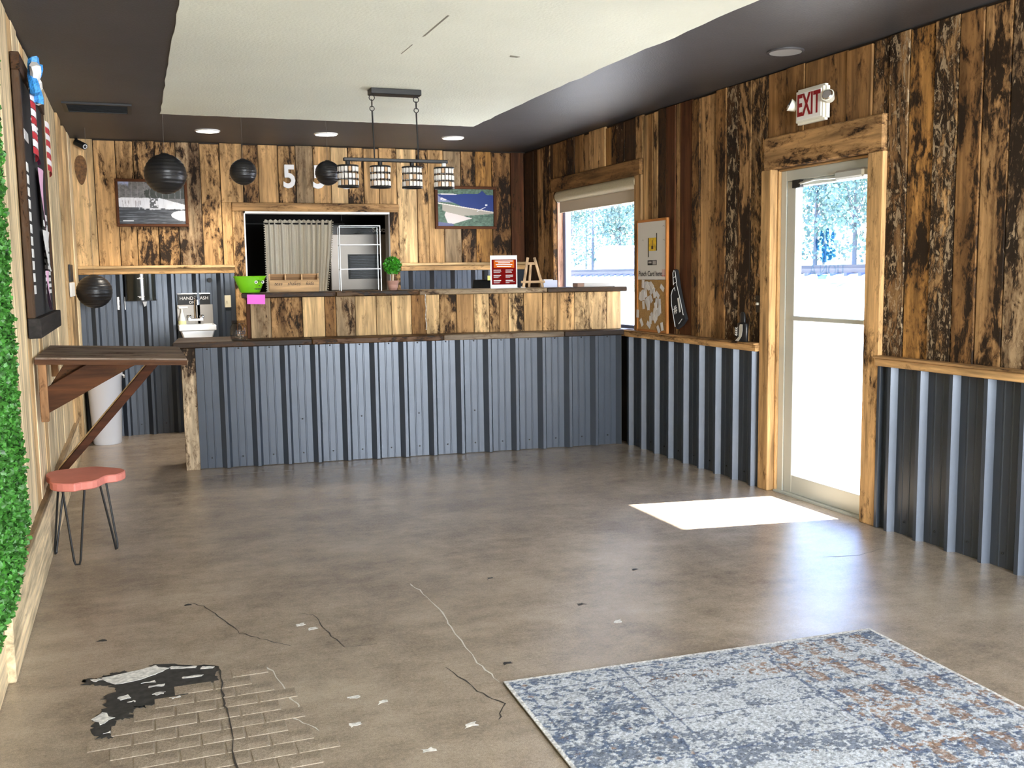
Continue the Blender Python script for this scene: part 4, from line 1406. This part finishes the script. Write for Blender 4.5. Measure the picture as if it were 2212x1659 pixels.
# ------------------------------------------------------------------ right wall things
ex = thing('exit_sign', 'white emergency exit sign with two lamp heads above the door', 'sign', (XR - .008, 5.235, 2.395))
ivory = plain('ivory_plastic', (.78, .76, .66), .4)
MB().box(-.05, 0, -.145, .145, 0, .215).build('housing', ivory, ex, bevel=.014, seg=2)
MB().box(-.056, -.048, -.118, .118, .024, .190).build('face', plain('white_face', (.84, .83, .80), .4), ex, bevel=.002)
text('lettering', 'EXIT', .185, RED, ex, (XR - .008 - .0575, 5.235, 2.395 + .107), **RX, depth=.0008, bold=.004, xs=.60)
for s_ in (1, -1):
    MB().tube([(-.02, s_ * .14, .11), (-.03, s_ * .165, .12)], .012).build('lamp_arm', ivory, ex)
    h = MB().tube([(-.022, s_ * .165, .115), (-.06, s_ * .185, .135), (-.062, s_ * .186, .136)], [.026, .040, .036], 16).build('lamp_head', ivory, ex, smooth=True)
    MB().tube([(-.0625, s_ * .1862, .1362), (-.068, s_ * .189, .139)], [.034, .028], 14).build('lamp_lens', CHROME, h, smooth=True)
lsw = thing('light_switch', 'dark bronze light switch plate beside the door casing', 'switch', (XR - .008, 5.805, 1.21))
MB().box(-.006, 0, -.036, .036, 0, .115).build('plate', plain('dark_bronze', (.02, .014, .010), .4), lsw, bevel=.002)
MB().box(-.020, -.005, -.005, .014, .05, .066).build('toggle', plain('ivory_toggle', (.62, .60, .52), .4), lsw)

# notice board leaning on the dado cap
nb = thing('notice_board', 'tall orange framed board, whiteboard above and cork below, on the dado', 'board', (XR - .045, 7.25, 1.0035))
orange = (.55, .22, .06, .05)
H = .915
for a in ((-.255, -.235), (.235, .255)):
    board('frame_rail', nb, W_Z, -.012, .012, a[0], a[1], 0, H, orange, .002)
for a in ((0, .02), (H - .02, H)):
    board('frame_rail', nb, W_Y, -.012, .012, -.235, .235, a[0], a[1], orange, .002)
MB().box(-.004, .008, -.235, .235, .02, .425).build('cork_panel', plain('cork', (.38, .22, .075), .9, noise=.3, nscale=150), nb)
MB().box(-.006, .008, -.235, .235, .428, H - .02).build('whiteboard_panel', plain('whiteboard', (.66, .64, .60), .3), nb)
bx_ = XR - .045
text('handwriting', 'Punch Card here', .062, INK, nb, (bx_ - .0072, 7.275, 1.0035 + .475), **RX, depth=.0006, xs=.92)
redm = plain('red_marker', (.5, .05, .04), .5)
m = MB()
for k in range(3):
    yk = -.180 - k * .018
    m.box(-.0075, -.0065, yk - .0018, yk + .0018, .462, .510).prism([(-.006, .0), (.006, 0), (0, -.014)], (-.0066, yk, .464), (0, -1, 0), (0, 0, 1), .001)
m.build('marker_arrows', redm, nb)
MB().box(-.0075, -.006, -.075, .045, .660, .765).build('yellow_photo', plain('yellow_photo', (.72, .46, .02), .4, noise=.3, nscale=30), nb)
MB().box(-.0090, -.0075, -.03, .0, .675, .70).box(-.0090, -.0075, -.018, -.010, .70, .745).build('photo_figure', plain('brown_figure', (.06, .03, .01), .5), nb)
for bb in ((.047, .058, .61, .765), (-.090, -.078, .66, .80), (-.085, .065, .545, .585)):
    MB().box(-.0075, -.006, *bb).build('black_tape', INK, nb)
MB().box(-.0085, -.0075, -.075, -.02, .550, .580).box(-.0085, -.0075, .0, .05, .56, .575).build('sticker_print', plain('grey_sticker', (.4, .35, .33), .5), nb)
m = MB()
for k in range(9):
    a, b = random.uniform(-.19, .19), random.uniform(.64, .86)
    if -.1 < a < .08:
        continue
    m.tube([(-.0066, a, b), (-.0066, a - .015, b + .008), (-.0066, a - .03, b - .004)], .0012, 4)
m.build('marker_scribbles', plain('grey_marker', (.2, .2, .2), .6), nb)
# punch cards on the cork
rnd = random.Random(3)
spots = []
for k in range(34):
    a = rnd.uniform(-.185, .185)
    b = rnd.uniform(.20, .395)
    spots.append((a, b))
spots += [(.225, .145), (.155, .075), (.02, .10), (-.01, .13), (-.05, .16), (-.09, .14), (-.12, .17), (-.06, .11), (-.15, .19), (-.13, .03), (-.19, .055), (.05, .06)]
pc_mat = [plain('punch_card_%d' % k, c, .7) for k, c in enumerate([(.66, .64, .63), (.60, .58, .57), (.70, .67, .64)])]
cards = [MB().box(-.0006, .0006, -.033, .033, -.019, .019).build('punch_card', mm_) for mm_ in pc_mat]
cms = [c.data for c in cards]
for c in cards:
    bpy.data.objects.remove(c, do_unlink=True)
for k, (a, b) in enumerate(spots):
    o = bpy.data.objects.new('punch_card', cms[k % 3])
    COL.objects.link(o)
    o.location = (bx_ - .0056 - .0013 * (k % 9), 7.25 + a, 1.0035 + b)
    o.rotation_euler = (rnd.uniform(.5, 1.9), rnd.uniform(-.02, .02), rnd.uniform(-.02, .02))
    tag(o, 'white paper punch card pinned to the cork panel of the notice board', 'card', 'punch cards on the cork')

# foam finger
ff = thing('foam_finger', 'black foam pointing hand marked number one leaning on the wall', 'foam finger', (XR - .012, 6.84, 1.045))
out = [(-.02, .0), (-.065, .09), (-.102, .19), (-.108, .27), (-.085, .32), (-.060, .335), (-.072, .40), (-.078, .455), (-.062, .468), (-.035, .462), (-.018, .41), (.005, .33), (.040, .24), (.085, .14), (.118, .085), (.06, .035)]
MB().prism(out, (-.004, 0, 0), (0, -1, 0), (0, 0, 1), .030).build('foam_hand', plain('black_foam', (.012, .012, .014), .85), ff, bevel=.004)
wl = plain('white_foam_print', (.72, .72, .70), .7)
m = MB()
for P in ([(-.035, .02), (-.062, .10), (-.094, .195), (-.099, .265), (-.080, .305), (-.05, .325), (-.038, .30)], [(-.066, .345), (-.074, .44), (-.058, .458), (-.040, .45), (-.010, .34), (.045, .22), (.088, .115)], [(-.064, .355), (-.030, .365)], [(-.068, .40), (-.038, .41)], [(.02, .045), (.07, .085)]):
    m.tube([(-.0345, -p[0], p[1]) for p in P], .0028, 5)
m.build('print_outline', wl, ff)
text('lettering', '#', .085, wl, ff, (XR - .012 - .035, 6.84 + .035, 1.045 + .155), X=(0, -.94, .34), Y=(0, .34, .94), depth=.0008, bold=.001)
text('lettering', '1', .155, wl, ff, (XR - .012 - .035, 6.84 - .025, 1.045 + .185), X=(0, -.97, .26), Y=(0, .26, .97), depth=.0008, bold=.004)
# squeeze bottle shaped ornament on the dado
sq = thing('squeeze_bottle', 'black and grey moulded bottle standing on the dado near the door', 'bottle', (XR - .040, 5.955, 1.0032))
MB().lathe([(.054, 0), (.058, .008), (.060, .10), (.052, .125), (.030, .135), (.030, .19), (.018, .205)], n=24, sx=.46).build('body', plain('black_moulded', (.010, .010, .011), .35), sq, smooth=True)
MB().prism([(-.048, .0), (-.005, .0), (.032, .035), (.042, .075), (.042, .118), (.012, .118), (.004, .105), (-.002, .03)], (-.0285, 0, .004), (0, -1, 0), (0, 0, 1), .002).build('grey_panel', plain('warm_grey_panel', (.50, .48, .42), .4), sq)
m = MB()
for k in range(4):
    m.prism([(-.046, 0), (-.032, -.006), (-.022, .002), (-.022, .010), (-.032, .003), (-.046, .009)], (-.0285, 0, .045 + k * .015), (0, -1, 0), (0, 0, 1), .002)
m.build('chevrons', wl, sq)

# ------------------------------------------------------------------ left wall things
mb_ = thing('menu_letterboard', 'large black menu board in a dark timber frame on the left wall', 'menu board', (XL + .006, 6.20, 1.21))
dk = (.075, .040, .020, .45)
HY, HZ = .73, 1.30
board('frame_rail', mb_, W_Z, 0, .034, -HY, -HY + .07, .10, HZ, (.10, .060, .034, .5), .004)
board('frame_rail', mb_, W_Z, 0, .034, HY - .07, HY, .10, HZ, dk, .004)
board('frame_rail', mb_, W_Y, 0, .040, -HY, HY, HZ, HZ + .085, dk, .004)
board('frame_rail', mb_, W_Y, 0, .060, -HY, HY, 0, .10, (.030, .026, .024, .1), .004)
MB().box(.0, .024, -HY + .07, HY - .07, .10, HZ).build('black_panel', plain('matt_black_felt', (.016, .016, .018), .9), mb_)
cardw = MB().box(0, .002, -.05, .05, -.018, .018).build('menu_strip', PAPER)
cw = cardw.data
bpy.data.objects.remove(cardw, do_unlink=True)


def strip(y_, z, w, h):
    share(cw, 'menu_strip', mb_, (.0245, y_, z), (0, 0, 0), (1, w / .1, h / .036))


for k in range(11):
    strip(-.50, .86 - k * .062 + .0, .095, .044)
strip(-.45, 1.02, .22, .05)
for k in range(5):
    strip(.35, .62 - k * .06, .10, .035)
    strip(.52, .66 - k * .06, .10, .035)
for k in range(10):
    strip(.50 + .01 * (k % 2), .22 + k * .036, .15, .022)
    if k < 8:
        strip(.30 + .01 * (k % 2), .22 + k * .036, .17, .022)
strip(.31, .54, .19, .05)
for k in range(4):
    strip(.12, 1.16 - k * .028, .42 - .05 * k, .012)
pinkp = plain('pale_pink_paper', (.80, .46, .66), .7)
for (a, b, c, d, mt, lab) in [(-.19, -.06, .91, 1.03, plain('hot_pink_paper', (.85, .16, .50), .7), 'hot pink slip of paper near the top of the menu board'), (-.10, .22, .58, .90, pinkp, 'pale pink paper sheet hanging on the middle of the menu board'), (-.05, .40, .34, .565, PAPER, 'curled white paper sheet taped on the menu board'), (-.02, .10, .12, .34, pinkp, 'narrow pale pink slip low on the menu board')]:
    m = MB()
    vs, fs = [], []
    for j in range(9):
        for i in range(7):
            s_, t_ = i / 6, j / 8
            vs.append((.042 + .030 * (t_ - .3) ** 2 + .012 * math.sin(s_ * 3 + t_ * 2), a + (b - a) * s_ + .02 * (t_ - .5), d - (d - c) * t_))
    for j in range(8):
        for i in range(6):
            fs.append((j * 7 + i, j * 7 + i + 1, (j + 1) * 7 + i + 1, (j + 1) * 7 + i))
    o = m.add(vs, fs).build('paper_slip', mt, None, smooth=True, origin=(0, 0, 0))
    o.location = (XL + .006, 6.20, 1.21)
    tag(o, lab, 'paper')


def swag(label, base, segs, w):
    """ribbon of striped segments hanging down from base along the wall"""
    t_ = thing('ribbon_swag', label, 'ribbon', base)
    red = bpy.data.materials.get('red_ribbon') or plain('red_ribbon', (.42, .02, .03), .6)
    for k in range(segs):
        z = -k * .038
        m = MB()
        vs = []
        for i in range(7):
            s_ = i / 6 - .5
            vs += [(.035 + .022 * math.cos(s_ * 3), w * s_, z - .022 * math.sin(s_ * 2 + k * .0)), (.035 + .022 * math.cos(s_ * 3), w * s_, z - .034 - .022 * math.sin(s_ * 2))]
        m.add(vs, [(2 * i, 2 * i + 2, 2 * i + 3, 2 * i + 1) for i in range(6)])
        m.build('stripe', red if k % 2 else plain('white_ribbon', (.74, .68, .70), .7) if k == 0 else (red if k % 2 else bpy.data.materials['white_ribbon']), t_, smooth=True)
    return t_


s1 = swag('red and white ribbon with a blue bow at the menu board top corner', (XL + .03, 5.72, 2.42), 8, .085)
for k in range(7):
    a = k * .9
    m = MB()
    ps = []
    for t_ in np.linspace(0, math.pi, 8):
        ps.append((.035 + .03 * math.sin(t_) + .01 * (k % 2), .10 * math.cos(a) * math.sin(t_) + .02 * math.cos(t_ + a), .08 + .10 * math.sin(a) * math.sin(t_) + .04 * math.cos(t_)))
    m.tube(ps, [.006, .018, .024, .026, .026, .024, .018, .006], 6)
    m.build('bow_loop', BLUE_R if k % 3 else WHITE, s1, smooth=True)
swag('red and white striped ribbon at the far side of the menu board', (XL + .008, 6.98, 2.46), 8, .11)

# sign holder on the far casing
sh_ = thing('door_sign_holder', 'small black and white notice holder on the far left casing', 'sign', (XL + .024, 9.03, 1.36))
MB().box(0, .012, -.20, .20, .12, .26).build('black_part', BLACK, sh_)
MB().box(0, .018, -.24, .24, 0, .115).build('white_part', WHITE, sh_, bevel=.003)

# boxwood panel
gp = thing('boxwood_panel', 'artificial green boxwood hedge panel on the near left wall', 'hedge panel', (XL + .014, 3.35, .40))
GY0, GY1, GH = -1.4, .86, 2.05
MB().box(0, .012, GY0 + .05, GY1 - .06, .05, GH).build('backing', plain('dark_green_mesh', (.010, .045, .008), .9), gp)
pts = []
for _ in range(30000):
    b = random.uniform(0, GH)
    lim = GY1 + .10 * math.exp(-((b - .22) / .2) ** 2) + .02 * math.sin(b * 17)
    if b < .14:
        lim -= .35 * (1 - b / .14)
    a = random.uniform(-.2, lim)
    bot = .02 * math.sin(a * 15)
    if b < bot:
        continue
    pts.append(((.012 + .040 * random.random() ** .7, a, b), (1, random.gauss(0, .7), random.gauss(0, .7))))
for _ in range(9000):
    b = random.uniform(0, GH)
    a = random.uniform(GY0, -.2)
    pts.append(((.012 + .040 * random.random() ** .7, a, b), (1, random.gauss(0, .7), random.gauss(0, .7))))
leaves('foliage', GREEN_LEAF, gp, pts, .022)

# fold-down wall table
wt = thing('wall_table', 'wall mounted stained timber table with diagonal brackets', 'table', (XL + .002, 6.10, 0))
TL, drop = .738, .036
top = MB()
dn = math.atan2(drop, TL)
for k, (a, b) in enumerate([(-.50, -.17), (-.168, .17), (.172, .50)]):
    m = MB().box(0, TL, a, b, -.012, .012)
    o = m.build('top_plank', W_X, wt, bevel=.003, color=[(.27, .20, .15, .52), (.24, .18, .14, .5), (.25, .19, .15, .45)][k])
    o.location = (0.012, 0, 1.096)
    o.rotation_euler = (0, dn, 0)
o = MB().box(.0, TL, -.512, -.503, -.020, .006).build('edge_batten', W_X, wt, color=(.12, .050, .020, .2))
o.location = (0.012, 0, 1.092)
o.rotation_euler = (0, dn, 0)
brn = (.085, .030, .009, .35)
board('wall_cleat', wt, W_Z, .022, .060, -.47, -.42, .77, 1.075, (.36, .19, .085, .2), .003)
board('wall_cleat', wt, W_Z, .022, .060, .36, .41, .93, 1.075, (.36, .19, .085, .2), .003)


def plank_xz(name, poly, y0, t, col):
    c_ = np.mean(poly, axis=0)
    m = MB().prism([(p[0] - c_[0], p[1] - c_[1]) for p in poly], (0, 0, 0), (1, 0, 0), (0, 0, 1), -t)
    o = m.build(name, W_D, wt, bevel=.003, color=col)
    o.location = (c_[0], y0, c_[1])
    return o


W_D = wood('barn_wood_diag', 'x')
plank_xz('bracket_board', [(.018, .79), (.018, .925), (.255, 1.060), (.51, 1.055)], -.435, .030, brn)
plank_xz('bracket_board', [(.055, .93), (.15, 1.075), (.40, 1.06), (.055, .88)], -.36, .030, brn)
plank_xz('strut', [(.022, .30), (.022, .36), (.620, 1.055), (.690, 1.050)], .385, .045, (.075, .024, .008, .2))
plank_xz('strut_batten', [(.022, .362), (.022, .376), (.612, 1.056), (.620, 1.056)], .40, .02, (.46, .28, .12, .1))

# pink stool
st = thing('hairpin_stool', 'low stool with coral pink slab seat on black hairpin legs', 'stool', (-.305, 5.79, 0))
n = 40
ol_ = []
for k in range(n):
    a = 2 * math.pi * k / n
    r = .195 + .018 * math.sin(3 * a + .6) + .012 * math.sin(5 * a + 1.2) - (.03 if -.9 < a - 5.55 < .35 else 0)
    ol_.append((r * math.cos(a) * .97, r * math.sin(a) * 1.25))
MB().prism(ol_, (0, 0, .410), (1, 0, 0), (0, 1, 0), .043).build('seat', PINK, st, bevel=.005)
for (bx, by), (t1, t2) in zip([(-.043, -.20), (-.165, .085), (.144, .054)], [((-.10, -.115), (.01, -.13)), ((-.125, .0), (-.10, .10)), ((.075, .02), (.105, .10))]):
    b0 = Vector((bx, by, .006))
    a1, a2 = Vector((t1[0], t1[1], .41)), Vector((t2[0], t2[1], .41))
    side = (a2 - a1).normalized() * .016
    MB().tube([a1, b0 - side + Vector((0, 0, .03)), b0 - side * .6 + Vector((0, 0, .008)), b0 + side * .6 + Vector((0, 0, .008)), b0 + side + Vector((0, 0, .03)), a2], .0058, 8).build('leg', BLACK, st, smooth=True)

# ------------------------------------------------------------------ rug
RW_, RH_ = 1.60, 2.30
rug = thing('area_rug', 'distressed pale blue and rust patterned area rug', 'rug', (1.196, 3.32, 0), -.045)


def rugfn(u, v):
    x, y = u * RW_, (1 - v) * RH_          # y: metres from the far edge
    tuft = vnoise(x * 170, y * 170, 31, 2)
    spk = vnoise(x * 75, y * 95, 37, 3)
    wob = vnoise(x * 5, y * 9, 32, 4) - .5
    wear = vnoise(x * 16, y * 30, 33, 4)
    band = vnoise(x * 1.6, y * 7.5, 34, 3)
    s = np.zeros(x.shape + (3,)) + np.array((.42, .45, .50))
    # worn navy ground, broken up into single tufts
    navy = np.clip((band - .43) * 3.2 + (wear - .5) * 2.2 + .10 + .25 * np.clip(y - .35, 0, 1), 0, 1)
    s = mixc(s, (spk < .20 + .42 * navy) * .75, (.075, .10, .155))
    # stepped border motif along the left and far edges
    cellx, celly = (x * 9.0 + wob * .5) % 1, (y * 9.0 + wob * .5) % 1
    rag = np.abs(cellx - .5) + np.abs(celly - .5)
    edge = (x < .40) | (x > 1.02) | (y < .10)
    s = mixc(s, edge * (np.abs(rag - .33) < .13) * (spk < .56) * .8, (.09, .125, .20))
    s = mixc(s, edge * (rag < .10) * (wear > .45) * .6, (.30, .17, .09))
    # rust and tan drifts, strongest to the right
    rust = np.clip((vnoise(x * 2.6, y * 12.0, 35, 3) - .55 + .26 * (u - .5)) * 4, 0, 1) * np.clip(u * 1.7, .3, 1)
    s = mixc(s, (spk < .10 + .42 * rust) * (rust > .08) * .75, (.24, .135, .075))
    for y0, wd_ in ((.045, .004), (.12, .004), (.31, .005), (.50, .005), (.74, .006), (.95, .006)):
        s = mixc(s, (np.abs(y - y0 - wob * .02) < wd_) * (spk < .60) * .8, (.09, .12, .20))
    for x0, wd_ in ((.05, .004), (.40, .006), (.46, .004), (1.02, .006), (1.08, .004), (1.53, .005)):
        s = mixc(s, (np.abs(x - x0 - wob * .03) < wd_) * (spk < .60) * .8, (.10, .13, .21))
    # rows of dashes running across the far right
    dash = (np.sin(x * 52 + wob * 3) > .35) & (np.abs(((y * 4.6) % 1) - .5) < .30) & (x > 1.08)
    s = mixc(s, dash * (spk < .58) * .7, (.26, .16, .10))
    s = mixc(s, ((np.minimum(np.minimum(x, RW_ - x), y) < .016)) * .85, (.62, .61, .60))
    return s * (.30 + 1.4 * tuft)[..., None]


MB().box(0, RW_, -RH_, 0, .0006, .007).build('backing', plain('rug_edge', (.06, .055, .05), .9), rug, bevel=.002)
o = painted_grid('pile', PILE, None, (0, -RH_, .0105), (1, 0, 0), (0, 1, 0), RW_, RH_, 400, 560, rugfn)
o.parent = rug
o['kind'] = 'stuff'
MB().box(.0, RW_, -.004, 0, .006, .0104).box(0, .004, -RH_, 0, .006, .0104).box(RW_ - .004, RW_, -RH_, 0, .006, .0104).build('binding', plain('pale_binding', (.48, .48, .46), .9), rug)

# ------------------------------------------------------------------ outside
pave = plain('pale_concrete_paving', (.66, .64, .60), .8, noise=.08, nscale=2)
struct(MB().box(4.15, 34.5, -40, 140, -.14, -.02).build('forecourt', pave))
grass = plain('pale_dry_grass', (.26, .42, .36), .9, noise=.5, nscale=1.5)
gr = MB().add([(34.5, -60, -.05), (38, -60, 1.0), (60, -60, 1.9), (140, -60, 2.2), (34.5, 200, -.05), (38, 200, 1.0), (60, 200, 1.9), (140, 200, 2.2)],
              [(0, 1, 5, 4), (1, 2, 6, 5), (2, 3, 7, 6)]).build('embankment', grass)
struct(gr)
ballast = plain('pale_ballast', (.50, .48, .46), .9, noise=.3, nscale=8)
struct(MB().add([(37.0, -60, .70), (38.2, -60, 1.20), (44.8, -60, 1.42), (46.5, -60, 1.2), (37.0, 200, .70), (38.2, 200, 1.20), (44.8, 200, 1.42), (46.5, 200, 1.2)], [(0, 1, 5, 4), (1, 2, 6, 5), (2, 3, 7, 6)]).build('track_bed', ballast))
rust_ = plain('rail_steel', (.10, .085, .08), .6)
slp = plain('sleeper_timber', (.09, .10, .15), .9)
sl_me = MB().box(-1.3, 1.3, -.12, .12, -.10, .10).build('sleeper', slp).data
bpy.data.objects.remove(bpy.data.objects['sleeper'], do_unlink=True)
for lab, rx_, rz_ in (('railway track nearest the forecourt beyond the door glass', 39.2, 1.22), ('railway track furthest away under the trees', 43.6, 1.44)):
    tr = thing('railway_track', lab, 'railway track', (rx_, 60, rz_))
    for s_ in (-.72, .72):
        MB().box(s_ - .07, s_ + .07, -110, 110, .02, .30).build('rail', rust_, tr)
    for k in range(-40, 46):
        share(sl_me, 'sleeper', tr, (0, k * 1.2, -.06))
# assumed porch roof, unseen, keeps the sun off the upper door glass
pr_ = thing('assumed_porch_roof', 'assumed white porch canopy outside above the shop door, out of view', 'canopy', (4.16, 3.5, 2.62))
MB().box(0, 1.46, -7.5, 7.5, 0, .10).build('soffit', WHITE, pr_)
MB().box(1.44, 1.50, -7.5, 7.5, -.06, .20).build('fascia', WHITE, pr_)

rt = random.Random(11)
leaf_m = plain('hazy_blue_green_leaf', (.17, .25, .22), .7, noise=.5, nscale=.6)  # blue haze of the backlit trees is put into the leaf colour
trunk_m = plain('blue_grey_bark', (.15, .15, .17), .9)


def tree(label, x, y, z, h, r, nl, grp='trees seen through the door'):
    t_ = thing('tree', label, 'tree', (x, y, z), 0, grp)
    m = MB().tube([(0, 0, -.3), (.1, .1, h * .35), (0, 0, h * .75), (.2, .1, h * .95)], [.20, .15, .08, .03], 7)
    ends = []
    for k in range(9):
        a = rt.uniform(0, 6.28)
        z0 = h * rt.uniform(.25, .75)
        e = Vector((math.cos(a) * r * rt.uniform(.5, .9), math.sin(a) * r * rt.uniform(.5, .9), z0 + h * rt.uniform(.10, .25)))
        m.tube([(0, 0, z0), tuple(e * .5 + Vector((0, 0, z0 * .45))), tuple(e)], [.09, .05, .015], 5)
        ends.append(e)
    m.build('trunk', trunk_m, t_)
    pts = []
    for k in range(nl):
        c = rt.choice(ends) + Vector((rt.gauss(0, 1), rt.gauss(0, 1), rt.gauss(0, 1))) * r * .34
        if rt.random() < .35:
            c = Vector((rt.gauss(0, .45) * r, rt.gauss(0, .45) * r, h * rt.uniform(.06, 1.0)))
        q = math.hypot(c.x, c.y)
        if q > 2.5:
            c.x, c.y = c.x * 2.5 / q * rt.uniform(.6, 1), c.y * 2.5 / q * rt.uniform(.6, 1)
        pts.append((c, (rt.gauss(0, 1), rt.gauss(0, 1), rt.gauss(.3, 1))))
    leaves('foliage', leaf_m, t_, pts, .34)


for k in range(7):
    for row_ in range(2):
        x, y_ = 51 + 8.5 * row_ + rt.uniform(-.5, .5), 44 + 5.8 * k + 2.9 * row_
        if 53.0 < y_ < 54.0:
            continue
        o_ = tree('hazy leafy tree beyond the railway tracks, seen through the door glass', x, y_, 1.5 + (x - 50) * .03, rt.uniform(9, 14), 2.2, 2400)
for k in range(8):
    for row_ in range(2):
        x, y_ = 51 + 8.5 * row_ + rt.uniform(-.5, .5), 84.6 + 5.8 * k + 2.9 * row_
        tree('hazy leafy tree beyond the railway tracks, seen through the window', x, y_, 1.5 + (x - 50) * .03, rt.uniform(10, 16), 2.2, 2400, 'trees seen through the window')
sd = thing('white_shed', 'small white shed beneath the trees seen through the window', 'shed', (46.6, 92.5, 1.36), 0)
MB().box(-1.6, 1.6, -1.9, 1.9, 0, 1.9).build('walls', WHITE, sd)
MB().prism([(-2.0, 1.9), (2.0, 1.9), (0, 2.8)], (-1.8, 0, 0), (0, 1, 0), (0, 0, 1), 3.6).build('roof', WHITE, sd)
MB().box(-1.62, -1.6, -.5, .5, 0, 1.6).build('door', plain('grey_shed_door', (.5, .5, .5), .6), sd)
